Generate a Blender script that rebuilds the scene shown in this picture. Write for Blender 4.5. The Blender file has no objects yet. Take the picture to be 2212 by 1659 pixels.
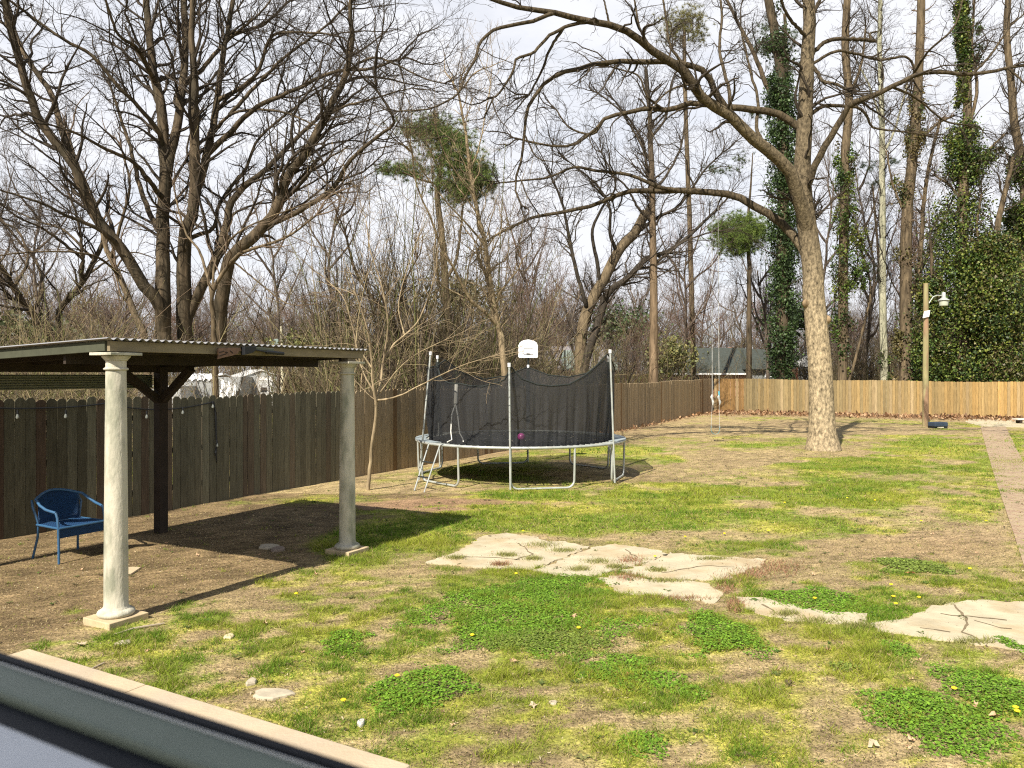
import bpy, bmesh, math, random
import numpy as np
from mathutils import Vector, Matrix
R = math.radians
random.seed(7)
rng = np.random.default_rng(11)
SC = bpy.context.scene
COL = SC.collection

# ------------------------------------------------------------------ camera, sky, sun, exposure
F, CX, HY, H = 1660.0, 1106.0, 810.0, 2.16          # focal length / centre / horizon in photo units (2212 wide), eye height
cd = bpy.data.cameras.new("camera"); cam = bpy.data.objects.new("camera", cd); COL.objects.link(cam)
cam.location = (0, 0, H); cam.rotation_euler = (R(90), 0, 0)
cd.sensor_width = 36; cd.lens = F / 2212 * 36; cd.shift_y = -19.5 / 2212
cd.clip_start = 0.02; cd.clip_end = 2000
cd.dof.use_dof = True; cd.dof.focus_distance = 12.0; cd.dof.aperture_fstop = 8.5
SC.camera = cam

SUN_EL, SUN_DIR = R(44), Vector((-0.487, -0.874, 0)).normalized()      # where the sun stands (behind the camera, to the left)
w = bpy.data.worlds.new("World"); SC.world = w; w.use_nodes = True
nt = w.node_tree; nt.nodes.clear()
o_ = nt.nodes.new('ShaderNodeOutputWorld'); bg = nt.nodes.new('ShaderNodeBackground')
sky = nt.nodes.new('ShaderNodeTexSky'); sky.sky_type = 'NISHITA'; sky.sun_disc = False
sky.sun_elevation = SUN_EL; sky.sun_rotation = math.atan2(SUN_DIR.x, SUN_DIR.y)
sky.air_density = 1.0; sky.dust_density = 0.6; sky.ozone_density = 1.0
tc = nt.nodes.new('ShaderNodeTexCoord'); mp = nt.nodes.new('ShaderNodeMapping')
mp.inputs['Scale'].default_value = (1.0, 1.0, 2.6)
n1 = nt.nodes.new('ShaderNodeTexNoise'); n1.inputs['Scale'].default_value = 3.2; n1.inputs['Detail'].default_value = 7; n1.inputs['Roughness'].default_value = .6
cr = nt.nodes.new('ShaderNodeValToRGB'); cr.color_ramp.elements[0].position = .40; cr.color_ramp.elements[1].position = .52
mx = nt.nodes.new('ShaderNodeMix'); mx.data_type = 'RGBA'
mx.inputs['B'].default_value = (7.3, 7.4, 7.8, 1)
nt.links.new(tc.outputs['Generated'], mp.inputs[0]); nt.links.new(mp.outputs[0], n1.inputs['Vector'])
nt.links.new(n1.outputs['Fac'], cr.inputs[0])
mr = nt.nodes.new('ShaderNodeMapRange'); mr.inputs['To Min'].default_value = .84; mr.inputs['To Max'].default_value = 1.0
nt.links.new(cr.outputs[0], mr.inputs['Value'])
nt.links.new(sky.outputs[0], mx.inputs['A']); nt.links.new(mx.outputs['Result'], bg.inputs[0])
sp_ = nt.nodes.new('ShaderNodeSeparateXYZ'); el = nt.nodes.new('ShaderNodeMapRange'); el.inputs['From Min'].default_value = .46; el.inputs['From Max'].default_value = .72; el.inputs['To Min'].default_value = 1; el.inputs['To Max'].default_value = .08
ml = nt.nodes.new('ShaderNodeMath'); ml.operation = 'MULTIPLY'
nt.links.new(tc.outputs['Generated'], sp_.inputs[0]); nt.links.new(sp_.outputs['Z'], el.inputs['Value']); nt.links.new(el.outputs[0], ml.inputs[0])
nt.links.new(mr.outputs[0], ml.inputs[1]); nt.links.new(ml.outputs[0], mx.inputs['Factor'])
bg.inputs[1].default_value = 0.065; nt.links.new(bg.outputs[0], o_.inputs[0])

sd = bpy.data.lights.new("sun", 'SUN'); sd.energy = 4.6; sd.angle = R(.5); sd.color = (1, .93, .82)
so = bpy.data.objects.new("sun", sd); COL.objects.link(so)
sv = (SUN_DIR * math.cos(SUN_EL) + Vector((0, 0, math.sin(SUN_EL))))
so.rotation_euler = (-sv).to_track_quat('-Z', 'Y').to_euler(); so.location = sv * 30
SC.view_settings.view_transform = 'Standard'; SC.view_settings.look = 'None'
SC.view_settings.gamma = 1; SC.view_settings.exposure = 1.05
SC.cycles.use_denoising = False; SC.cycles.pixel_filter_type = 'BLACKMAN_HARRIS'; SC.cycles.filter_width = 1.15
SC.cycles.max_bounces = 5; SC.cycles.transparent_max_bounces = 24
SC.cycles.diffuse_bounces = 3; SC.cycles.glossy_bounces = 2

# ------------------------------------------------------------------ placing helpers
def sstep(t): t = np.clip(t, 0, 1); return t * t * (3 - 2 * t)
def gz(x, y):                                   # gentle rise toward the far left corner of the yard
    return 0.13 * sstep(1 - np.hypot(np.asarray(x) - 11.0, np.asarray(y) - 42.2) / 15.0)
def P(px, py, d): return Vector(((px - CX) / F * d, d, H - (py - HY) / F * d))
def G(px, py):
    d = H * F / (py - HY)
    for _ in range(4): d = (H - float(gz((px - CX) / F * d, d))) * F / (py - HY)
    return Vector(((px - CX) / F * d, d, float(gz((px - CX) / F * d, d))))
AX, NX = Vector((.874, -.4859, 0)), Vector((.4859, .874, 0))      # along the house wall / away from it
def A(u, v, z=0): return AX * u + NX * v + Vector((0, 0, z))

# ------------------------------------------------------------------ materials
def mat(name, col, rough=.85, noise=0.0, scale=6.0, bump=0.0, bscale=None, metal=0, attr=None, stretch=None, spec=.3, col2=None, thr=(.35, .65), coat=0):
    m = bpy.data.materials.new(name); m.use_nodes = True; t = m.node_tree; b = t.nodes['Principled BSDF']
    b.inputs['Roughness'].default_value = rough; b.inputs['Metallic'].default_value = metal
    b.inputs['Specular IOR Level'].default_value = spec
    c = t.nodes.new('ShaderNodeRGB'); c.outputs[0].default_value = (*col, 1); out = c.outputs[0]
    co = t.nodes.new('ShaderNodeTexCoord'); mpn = t.nodes.new('ShaderNodeMapping')
    if stretch: mpn.inputs['Scale'].default_value = stretch
    t.links.new(co.outputs['Object'], mpn.inputs[0])
    if attr:
        a = t.nodes.new('ShaderNodeAttribute'); a.attribute_name = attr; out = a.outputs['Color']
    if col2:
        n = t.nodes.new('ShaderNodeTexNoise'); n.inputs['Scale'].default_value = scale * .6; n.inputs['Detail'].default_value = 6
        r = t.nodes.new('ShaderNodeMapRange'); r.inputs['From Min'].default_value = thr[0]; r.inputs['From Max'].default_value = thr[1]
        x = t.nodes.new('ShaderNodeMix'); x.data_type = 'RGBA'; x.inputs['B'].default_value = (*col2, 1)
        t.links.new(mpn.outputs[0], n.inputs['Vector']); t.links.new(n.outputs['Fac'], r.inputs['Value'])
        t.links.new(r.outputs[0], x.inputs['Factor']); t.links.new(out, x.inputs['A']); out = x.outputs['Result']
    if noise:
        n = t.nodes.new('ShaderNodeTexNoise'); n.inputs['Scale'].default_value = scale; n.inputs['Detail'].default_value = 8; n.inputs['Roughness'].default_value = .65
        r = t.nodes.new('ShaderNodeMapRange'); r.inputs['From Min'].default_value = .3; r.inputs['From Max'].default_value = .7
        r.inputs['To Min'].default_value = 1 - noise; r.inputs['To Max'].default_value = 1 + noise
        x = t.nodes.new('ShaderNodeVectorMath'); x.operation = 'SCALE'
        t.links.new(mpn.outputs[0], n.inputs['Vector']); t.links.new(n.outputs['Fac'], r.inputs['Value'])
        t.links.new(out, x.inputs[0]); t.links.new(r.outputs[0], x.inputs['Scale']); out = x.outputs[0]
    t.links.new(out, b.inputs['Base Color'])
    if bump:
        n = t.nodes.new('ShaderNodeTexNoise'); n.inputs['Scale'].default_value = bscale or scale; n.inputs['Detail'].default_value = 8
        bm_ = t.nodes.new('ShaderNodeBump'); bm_.inputs['Strength'].default_value = bump; bm_.inputs['Distance'].default_value = .02
        t.links.new(mpn.outputs[0], n.inputs['Vector']); t.links.new(n.outputs['Fac'], bm_.inputs['Height']); t.links.new(bm_.outputs[0], b.inputs['Normal'])
    return m

# ------------------------------------------------------------------ objects, tags
def tag(o, label=None, cat=None, group=None, kind=None):
    if label: o['label'] = label
    if cat: o['category'] = cat
    if group: o['group'] = group
    if kind: o['kind'] = kind
    return o
def empty(name, loc, label, cat, group=None, rz=0):
    o = bpy.data.objects.new(name, None); COL.objects.link(o); o.location = loc; o.rotation_euler = (0, 0, rz); o.empty_display_size = .2
    return tag(o, label, cat, group)
def link(name, me, parent=None):            # meshes are written in world coordinates; the parent empty sits at the thing's base
    o = bpy.data.objects.new(name, me); COL.objects.link(o)
    if parent is not None:
        o.parent = parent
        if parent.type == 'EMPTY': o.matrix_parent_inverse = Matrix.LocRotScale(parent.location, parent.rotation_euler, None).inverted()
    return o
def npmesh(name, V, Q=None, T=None, m=None, cols=None, smooth=False):
    me = bpy.data.meshes.new(name); V = np.asarray(V, np.float32).reshape(-1, 3)
    me.vertices.add(len(V)); me.vertices.foreach_set('co', V.ravel())
    loops = []; starts = []; n = 0
    if Q is not None and len(Q):
        Q = np.asarray(Q, np.int32); loops.append(Q.ravel()); starts.append(np.arange(len(Q)) * 4); n = Q.size
    if T is not None and len(T):
        T = np.asarray(T, np.int32); loops.append(T.ravel()); starts.append(n + np.arange(len(T)) * 3)
    L = np.concatenate(loops); S = np.concatenate(starts).astype(np.int32)
    me.loops.add(len(L)); me.loops.foreach_set('vertex_index', L.astype(np.int32))
    me.polygons.add(len(S)); me.polygons.foreach_set('loop_start', S)
    if smooth: me.polygons.foreach_set('use_smooth', np.ones(len(S), bool))
    me.update(calc_edges=True)
    if cols is not None:
        ca = me.color_attributes.new('col', 'FLOAT_COLOR', 'POINT')
        c4 = np.ones((len(V), 4), np.float32); c4[:, :3] = cols; ca.data.foreach_set('color', c4.ravel())
    if m: me.materials.append(m)
    return me

class MB:
    def __init__(s): s.v = []; s.f = []; s.c = []
    def add(s, vs, fs, c=None):
        b = len(s.v); s.v += [tuple(v) for v in vs]; s.f += [tuple(i + b for i in f) for f in fs]
        s.c += [c or (1, 1, 1)] * len(vs)
        return s
    def box(s, c, ex, ey, ez, col=None):      # centre and three half-axis vectors
        c, ex, ey, ez = map(Vector, (c, ex, ey, ez)); vs = [c + ex * i + ey * j + ez * k for k in (-1, 1) for j in (-1, 1) for i in (-1, 1)]
        return s.add(vs, [(0, 2, 3, 1), (4, 5, 7, 6), (0, 1, 5, 4), (2, 6, 7, 3), (0, 4, 6, 2), (1, 3, 7, 5)], col)
    def bar(s, p, q, wd, ht, up=Vector((0, 0, 1)), col=None):
        p, q = Vector(p), Vector(q); d = (q - p); L = d.length; d.normalize(); sd_ = d.cross(up).normalized(); u2 = sd_.cross(d)
        return s.box((p + q) / 2, d * L / 2, sd_ * wd / 2, u2 * ht / 2, col)
    def tube(s, pts, r, n=10, cap=True, col=None):
        pts = [Vector(p) for p in pts]; rs = r if isinstance(r, (list, tuple)) else [r] * len(pts)
        tg = [(pts[min(i + 1, len(pts) - 1)] - pts[max(i - 1, 0)]).normalized() for i in range(len(pts))]
        ref = Vector((0, 0, 1)) if abs(tg[0].z) < .9 else Vector((1, 0, 0)); nrm = (ref - tg[0] * ref.dot(tg[0])).normalized()
        vs = []; fs = []
        for i, p in enumerate(pts):
            nrm = (nrm - tg[i] * nrm.dot(tg[i])).normalized(); bn = tg[i].cross(nrm)
            for k in range(n):
                a = 2 * math.pi * k / n; vs.append(p + (nrm * math.cos(a) + bn * math.sin(a)) * rs[i])
        for i in range(len(pts) - 1):
            for k in range(n): fs.append((i * n + k, i * n + (k + 1) % n, (i + 1) * n + (k + 1) % n, (i + 1) * n + k))
        if cap: fs.append(tuple(range(n - 1, -1, -1))); fs.append(tuple((len(pts) - 1) * n + k for k in range(n)))
        return s.add(vs, fs, col)
    def lathe(s, c, prof, n=32, col=None):    # prof: (radius, z)
        c = Vector(c); vs = []; fs = []
        for r, z in prof:
            for k in range(n):
                a = 2 * math.pi * k / n; vs.append(c + Vector((r * math.cos(a), r * math.sin(a), z)))
        for i in range(len(prof) - 1):
            for k in range(n): fs.append((i * n + k, i * n + (k + 1) % n, (i + 1) * n + (k + 1) % n, (i + 1) * n + k))
        fs.append(tuple(range(n - 1, -1, -1))); fs.append(tuple((len(prof) - 1) * n + k for k in range(n)))
        return s.add(vs, fs, col)
    def prism(s, poly, vec, col=None):        # polygon points extruded by vec
        poly = [Vector(p) for p in poly]; n = len(poly); vec = Vector(vec); vs = poly + [p + vec for p in poly]
        fs = [tuple(range(n - 1, -1, -1)), tuple(range(n, 2 * n))] + [(i, (i + 1) % n, n + (i + 1) % n, n + i) for i in range(n)]
        return s.add(vs, fs, col)
    def mesh(s, name, m, smooth=False, cols=False):
        me = bpy.data.meshes.new(name); me.from_pydata(s.v, [], s.f)
        bm = bmesh.new(); bm.from_mesh(me); bmesh.ops.recalc_face_normals(bm, faces=bm.faces); bm.to_mesh(me); bm.free()
        me.materials.append(m)
        if smooth:
            me.polygons.foreach_set('use_smooth', [True] * len(me.polygons))
        if cols:
            ca = me.color_attributes.new('col', 'FLOAT_COLOR', 'POINT')
            c4 = np.ones((len(s.v), 4), np.float32); c4[:, :3] = np.array(s.c); ca.data.foreach_set('color', c4.ravel())
        return me
    def build(s, name, m, parent=None, smooth=False, cols=False, bevel=0):
        me = s.mesh(name, m, smooth, cols); o = link(name, me, parent)
        if smooth:
            e = o.modifiers.new('split', 'EDGE_SPLIT'); e.split_angle = R(40)
        if bevel:
            b = o.modifiers.new('bevel', 'BEVEL'); b.width = bevel; b.segments = 2; b.limit_method = 'ANGLE'
        return o

# ------------------------------------------------------------------ numpy noise
def vnoise(x, y, seed=0):
    xi = np.floor(x).astype(np.int64); yi = np.floor(y).astype(np.int64); fx = x - xi; fy = y - yi
    fx = fx * fx * (3 - 2 * fx); fy = fy * fy * (3 - 2 * fy)
    def h(a, b):
        n = (a * 374761393 + b * 668265263 + seed * 1442695041) & 0x7fffffff
        n = ((n ^ (n >> 13)) * 1274126177) & 0x7fffffff; n = (n ^ (n >> 16)) & 0xffff
        return n / 65535.0
    return (h(xi, yi) * (1 - fx) + h(xi + 1, yi) * fx) * (1 - fy) + (h(xi, yi + 1) * (1 - fx) + h(xi + 1, yi + 1) * fx) * fy
def fbm(x, y, s, seed=0, o=4):
    t = 0; a = .5; f = 1 / s; tot = 0
    for k in range(o): t = t + a * vnoise(x * f + 17.3 * k, y * f - 9.1 * k, seed + k); tot += a; a *= .55; f *= 2.1
    return t / tot

# ------------------------------------------------------------------ ground cover fields
GREEN = [(1350,1115,430,48,.85),(1780,1068,400,34,.9),(900,1165,170,42,1),(1060,1125,240,34,1),(760,1190,110,36,.7),(1130,1068,130,16,1),
         (1830,1003,290,20,.75),(2010,965,170,26,.6),(1640,962,110,8,.6),(1330,972,120,14,.85),(2196,962,28,26,.8),(2100,1100,90,40,.5),
         (1330,1300,140,60,.45),(1500,950,130,8,.3),(1640,1130,300,40,.6),(2150,1010,120,20,.5),(1200,1240,200,20,.7),(1450,990,60,14,.4)]
BARE = [(1000,1092,270,17,1),(1600,992,160,24,1.6),(1980,1185,330,40,1.4),(1700,1200,170,30,.6),(260,1270,390,70,1.3),(420,1170,260,70,1.2),(1700,928,420,18,.7),(1350,935,130,12,.7),
        (620,1105,200,26,.7),(1560,1160,200,20,.3),(2120,1160,80,30,.5),(50,1370,230,60,.5),(1000,1560,140,40,.3),(1720,1235,120,30,.8),(2050,1480,120,24,.5),(560,1640,330,60,.6),(1780,945,60,10,.4)]
CLOVER = [(740,1392,60,26),(915,1500,118,56),(1140,1335,250,68),(1190,1268,150,26),(1545,1375,100,55),(1360,1462,95,42),(1790,1302,145,30),(2020,1556,118,72),
          (2165,1512,100,68),(1824,1443,45,13),(1939,1404,36,20),(1400,1612,62,36),(1500,1495,40,20),(2195,1400,22,30),(1165,1385,190,30),(1970,1225,80,16)]
def pix(x, y): return CX + F * x / y, HY + F * H / y
def ell(px, py, e): return 1 - np.sqrt(((px - e[0]) / e[2]) ** 2 + ((py - e[1]) / e[3]) ** 2)
SLABS = [[(915,1217),(985,1195),(1045,1160),(1090,1153),(1150,1160),(1178,1172),(1215,1172),(1270,1182),(1235,1200),(1180,1222),(1145,1232),(1050,1228)],
         [(1150,1233),(1185,1223),(1240,1201),(1280,1184),(1330,1177),(1420,1190),(1440,1200),(1400,1215),(1330,1232),(1290,1246),(1220,1247)],
         [(1444,1196),(1520,1202),(1650,1210),(1648,1220),(1600,1240),(1560,1256),(1400,1250),(1345,1236),(1405,1216)],
         [(1290,1252),(1345,1244),(1400,1254),(1520,1260),(1560,1285),(1540,1305),(1440,1292),(1340,1282)],
         [(1592,1290),(1660,1296),(1740,1318),(1868,1328),(1872,1346),(1868,1350),(1800,1350),(1700,1342),(1610,1320)],
         [(1962,1340),(1990,1322),(2040,1305),(2110,1300),(2240,1303),(2330,1330),(2330,1440),(2212,1414),(2130,1396),(2020,1384),(1900,1366),(1880,1350)]]
def inpoly(px, py, poly):
    c = np.zeros(px.shape, bool); n = len(poly)
    for i in range(n):
        (x0, y0), (x1, y1) = poly[i], poly[(i + 1) % n]
        if y0 != y1: c ^= ((y0 > py) != (y1 > py)) & (px < (x1 - x0) * (py - y0) / (y1 - y0) + x0)
    return c
def offslab(x, y):
    px, py = pix(x, y); k = np.zeros(x.shape, bool); jx = (fbm(x, y, .12, 91) - .5) * 26; jy = (fbm(x, y, .12, 92) - .5) * 12
    for q in SLABS: k |= inpoly(px + jx, py + jy, q)
    return ~k
def fields(x, y):
    yy = np.maximum(y, 2.0); px, py = pix(x, yy)
    wob = (fbm(x, y, .8, 5) - .5)
    g = .32 + .0 * x
    for e in GREEN: g = g + e[4] * .62 * sstep((ell(px, py, e) + wob * 1.4) * 2.2)
    for e in BARE: g = g - e[4] * .45 * sstep((ell(px, py, e) + wob * 1.4) * 2.2)
    n = fbm(x, y, 1.6, 3) - .5; n2 = fbm(x, y, .22, 9) - .5
    near = sstep((py - 1180) / 120)
    g = g + n * (.9 - .5 * near) + near * (.17 + n2 * 2.1) + (1 - near) * n2 * .5
    # bare earth under the shelter and toward the house corner
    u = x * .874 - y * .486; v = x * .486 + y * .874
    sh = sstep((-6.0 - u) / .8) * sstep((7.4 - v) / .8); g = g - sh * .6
    lit = sstep(1 - (np.abs((y - 42.2) + (x - 11.03) * .252) / 5.0)) * sstep((x - 8) / 2)      # leaf litter along the far fence
    fl = np.abs((x + 6.7) * .877 - (y - 10.1) * .484)
    lit = np.maximum(lit, .55 * sstep(1 - fl / .7) * sstep((y - 16) / 10))
    g = g - lit * .7
    pth = sstep(1 - fl / 1.0) * .25; g = g - pth * (y < 22)
    return np.clip(g, 0, 1), lit, px, py

C_DIRT = np.array([.31, .232, .125]); C_DIRT2 = np.array([.205, .15, .085]); C_STRAW = np.array([.37, .29, .14]); C_RED = np.array([.31, .19, .115])
C_GRASS = np.array([.15, .21, .018]); C_GRASS2 = np.array([.31, .30, .045]); C_LIT = np.array([.27, .17, .095])
xs = np.concatenate([[-500, -200, -80, -40], np.arange(-24, 34, .13), [40, 60, 100, 200, 500]])
ys = np.concatenate([[-60, -20, -5], np.arange(1.5, 14, .07), np.arange(14, 46, .13), [50, 60, 80, 120, 200, 400, 900]])
X, Y = np.meshgrid(xs, ys); x, y = X.ravel(), Y.ravel()
g, lit, _, _ = fields(x, y)
inside = (y > 1.5) & (y < 46)
nz = fbm(x, y, .35, 21); nb = fbm(x, y, 2.5, 31); u_ = x * .874 - y * .486
Z = gz(x, y) + np.where(inside, (nz - .5) * .03 * np.clip(y / 8, .3, 1) + (g > .45) * .004, 0)
dirt = C_DIRT[None] * (1.1 - nz[:, None] * .35) + (C_DIRT2 - C_DIRT)[None] * sstep((nb[:, None] - .5) * 3) * .8
straw = sstep((fbm(x, y, .5, 41) - .42) * 4)[:, None]; dirt = dirt * (1 - straw * .55) + C_STRAW * straw * .55
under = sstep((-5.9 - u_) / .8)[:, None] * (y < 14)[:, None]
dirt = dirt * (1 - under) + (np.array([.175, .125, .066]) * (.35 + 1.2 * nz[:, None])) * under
px_, py_ = pix(x, np.maximum(y, 2))
red = sstep(1.6 * ell(px_, py_, (1000, 1092, 280, 20)) + .2)[:, None] + .5 * sstep(ell(px_, py_, (2000, 1180, 330, 50)))[:, None]
dirt = dirt * (1 - .6 * red) + C_RED * .6 * red
gc = C_GRASS + (C_GRASS2 - C_GRASS) * sstep((fbm(x, y, .9, 51) - .35) * 3)[:, None]
cg = sstep((g - .18) * 2.4)[:, None] * .85
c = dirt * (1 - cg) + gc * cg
c = c * np.clip(1 + rng.normal(0, .20, (len(x), 1)), .5, 1.6)
c = c * (1 - lit[:, None] * .85) + C_LIT * (.5 + nz[:, None]) * lit[:, None] * .85
c = np.where((y > 44)[:, None] | (x < -14)[:, None], np.array([.16, .13, .08]), c)
ny, nx_ = X.shape; idx = np.arange(ny * nx_).reshape(ny, nx_)
Q = np.stack([idx[:-1, :-1], idx[:-1, 1:], idx[1:, 1:], idx[1:, :-1]], -1).reshape(-1, 4)
M_GROUND = mat('soil_and_turf', (1, 1, 1), .95, noise=.55, scale=30, bump=1.0, bscale=34, attr='col', spec=.1)
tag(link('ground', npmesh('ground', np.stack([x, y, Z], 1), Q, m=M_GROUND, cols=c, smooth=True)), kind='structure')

# ------------------------------------------------------------------ grass blades (stuff)
def blades(n, dmin, dmax, hmin, hmax, wd, seed, thr=.3, gain=1.6, per=1, spread=.0):
    r = np.random.default_rng(seed)
    y = np.sqrt(r.uniform(dmin ** 2, dmax ** 2, n)); x = r.uniform(-.70, .70, n) * y
    g, lit, px, py = fields(x, y); keep = r.random(n) < np.clip((g - thr) * gain, 0.012, 1)
    u = x * .874 - y * .486; v = x * .486 + y * .874
    fence = (x + 6.7) * .877 - (y - 10.1) * .484
    ff = (y - 42.2) + (x - 11.03) * .252
    keep &= (fence > .12) & (ff < -.1) & ~((v < 3.31))
    keep &= offslab(x, y); x, y, g = x[keep], y[keep], g[keep]
    if per > 1:
        x = np.repeat(x, per) + r.normal(0, spread, len(x) * per); y = np.repeat(y, per) + r.normal(0, spread, len(y) * per); g = np.repeat(g, per)
    k = len(x); z = gz(x, y) - .004
    a = r.uniform(0, 6.283, k); h = r.uniform(hmin, hmax, k) * (.55 + .6 * g); b = r.uniform(0, 6.283, k); ln = h * r.uniform(.3, 1.6, k)
    s = wd * r.uniform(.6, 1.3, k)
    bx, by = np.cos(a) * s, np.sin(a) * s
    V = np.empty((k, 3, 3)); V[:, 0] = np.stack([x - bx, y - by, z], 1); V[:, 1] = np.stack([x + bx, y + by, z], 1)
    V[:, 2] = np.stack([x + np.cos(b) * ln, y + np.sin(b) * ln, z + h], 1)
    t = sstep((fbm(x, y, .6, 61) - .3) * 2.2)[:, None]; q = r.random((k, 1))
    c = np.array([.12, .215, .016]) * (1 - t) + np.array([.28, .31, .035]) * t
    dry = (r.random((k, 1)) < (.38 - .3 * g[:, None])); c = np.where(dry, np.array([.34, .27, .12]), c) * (.6 + .7 * q)
    return V.reshape(-1, 3), np.repeat(c, 3, 0)
def thatch(n, dmin, dmax, ln, wd, seed):          # flat dead and living bits of grass that mat the soil
    r = np.random.default_rng(seed); y = np.sqrt(r.uniform(dmin ** 2, dmax ** 2, n)); x = r.uniform(-.70, .70, n) * y
    g, lit, px, py = fields(x, y); u = x * .874 - y * .486
    k = ((x + 6.7) * .877 - (y - 10.1) * .484 > .12) & (x * .486 + y * .874 > 3.31) & offslab(x, y) & (r.random(n) < np.where(u < -5.9, .35, .35 + .9 * fbm(x, y, .18, 95))); x, y, g = x[k], y[k], g[k]
    k = len(x); a = r.uniform(0, 6.283, k); L = ln * r.uniform(.5, 1.8, k); w_ = wd * r.uniform(.6, 1.4, k); z = gz(x, y) + r.uniform(.002, .012, k); up = L * r.uniform(0, .7, k)
    V = np.empty((k, 3, 3)); V[:, 0] = np.stack([x - np.sin(a) * w_, y + np.cos(a) * w_, z], 1); V[:, 1] = np.stack([x + np.sin(a) * w_, y - np.cos(a) * w_, z], 1); V[:, 2] = np.stack([x + np.cos(a) * L, y + np.sin(a) * L, z + up], 1)
    P_ = np.array([[.44, .35, .16], [.34, .27, .12], [.20, .15, .07], [.50, .41, .21], [.32, .32, .05], [.21, .28, .03], [.11, .085, .04]]); gi = np.where(r.random(k) < np.clip(.12 + g * 1.3, 0, .85), r.integers(4, 6, k), r.choice([0, 1, 2, 3, 6], k))
    return V.reshape(-1, 3), np.repeat(P_[gi] * r.uniform(.6, 1.25, (k, 1)), 3, 0)
bl = [blades(200000, 3.4, 9, .018, .05, .0035, 1), blades(13000, 3.4, 10, .03, .07, .0028, 5, .36, 2.5, 26, .024), blades(8000, 9, 18, .03, .08, .005, 6, .36, 2.5, 16, .04), blades(190000, 9, 20, .025, .055, .006, 2, .3, 2), blades(150000, 20, 43, .03, .07, .013, 3, .3, 2)]
bl += [thatch(330000, 3.5, 10, .013, .0022, 7), thatch(220000, 10, 26, .026, .005, 8)]
V = np.concatenate([b[0] for b in bl]); cc = np.concatenate([b[1] for b in bl])
def thin(m, f):                                   # thin leaves let some light through
    t = m.node_tree; b = t.nodes['Principled BSDF']; src = b.inputs['Base Color'].links[0].from_socket; o = [n for n in t.nodes if n.type == 'OUTPUT_MATERIAL'][0]
    tr_ = t.nodes.new('ShaderNodeBsdfTranslucent'); mx_ = t.nodes.new('ShaderNodeMixShader'); mx_.inputs[0].default_value = f
    t.links.new(src, tr_.inputs[0]); t.links.new(b.outputs[0], mx_.inputs[1]); t.links.new(tr_.outputs[0], mx_.inputs[2]); t.links.new(mx_.outputs[0], o.inputs[0]); return m
M_LEAF = thin(mat('grass_blade', (1, 1, 1), .7, attr='col', spec=.2), .35)
tag(link('grass', npmesh('grass', V, T=np.arange(len(V)).reshape(-1, 3), m=M_LEAF, cols=cc)), 'short patchy spring grass growing through bare earth in the yard', 'grass', kind='stuff')

# ---- straw, chips and small debris lying on the soil (stuff)
def flakes(n, dmin, dmax, size, seed, cols, cond=None, lift=.006, asp=2.5, tilt=.25):
    r = np.random.default_rng(seed); y = np.sqrt(r.uniform(dmin ** 2, dmax ** 2, n)); x = r.uniform(-.72, .72, n) * y
    if cond is not None: k = cond(x, y, r); x, y = x[k], y[k]
    k = len(x); a = r.uniform(0, 6.283, k); s = size * r.uniform(.4, 1.3, k); w_ = s / asp * r.uniform(.6, 1.4, k)
    dx = np.stack([np.cos(a) * s, np.sin(a) * s, r.normal(0, tilt, k) * s], 1); dy = np.stack([-np.sin(a) * w_, np.cos(a) * w_, r.normal(0, tilt * 1.5, k) * w_], 1)
    c0 = np.stack([x, y, gz(x, y) + lift + np.abs(dx[:, 2]) + np.abs(dy[:, 2])], 1)
    V = np.stack([c0 - dx, c0 - dy * 1.0 + dx * .1, c0 + dx, c0 + dy], 1)
    C = np.array(cols)[r.integers(0, len(cols), k)] * r.uniform(.6, 1.25, (k, 1))
    return V.reshape(-1, 3), np.repeat(C, 4, 0)
def yard(x, y): return ((x + 6.7) * .877 - (y - 10.1) * .484 > .15) & ((y - 42.2) + (x - 11.03) * .252 < -.1) & (x * .486 + y * .874 > 3.31)
def litc(x, y, r): _, l, _, _ = fields(x, y); return (r.random(len(x)) < l * 1.2) & yard(x, y)
fa = flakes(60000, 3.6, 12, .012, 71, [(.5, .4, .24), (.34, .25, .15), (.2, .14, .09), (.5, .42, .28), (.12, .085, .05), (.16, .12, .07)], lambda x, y, r: yard(x, y), asp=4)
fb = flakes(26000, 10, 30, .022, 72, [(.42, .31, .17), (.3, .2, .11), (.10, .075, .045)], lambda x, y, r: yard(x, y) & (r.random(len(x)) < .6), asp=3)
V = np.concatenate([fa[0], fb[0]]); cc = np.concatenate([fa[1], fb[1]])
tag(link('straw_litter', npmesh('straw_litter', V, Q=np.arange(len(V)).reshape(-1, 4), m=M_LEAF, cols=cc)), 'dry straw and bark chips scattered over the bare soil', 'debris', kind='stuff')
fc = flakes(110000, 22, 43, .06, 73, [(.36, .21, .11), (.28, .16, .085), (.42, .28, .16), (.18, .11, .065)], litc, asp=1.5, lift=.02, tilt=.5)
tag(link('leaf_litter', npmesh('leaf_litter', fc[0], Q=np.arange(len(fc[0])).reshape(-1, 4), m=M_LEAF, cols=fc[1])), 'drift of fallen brown leaves along the foot of the far fence', 'leaf litter', kind='stuff')

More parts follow.
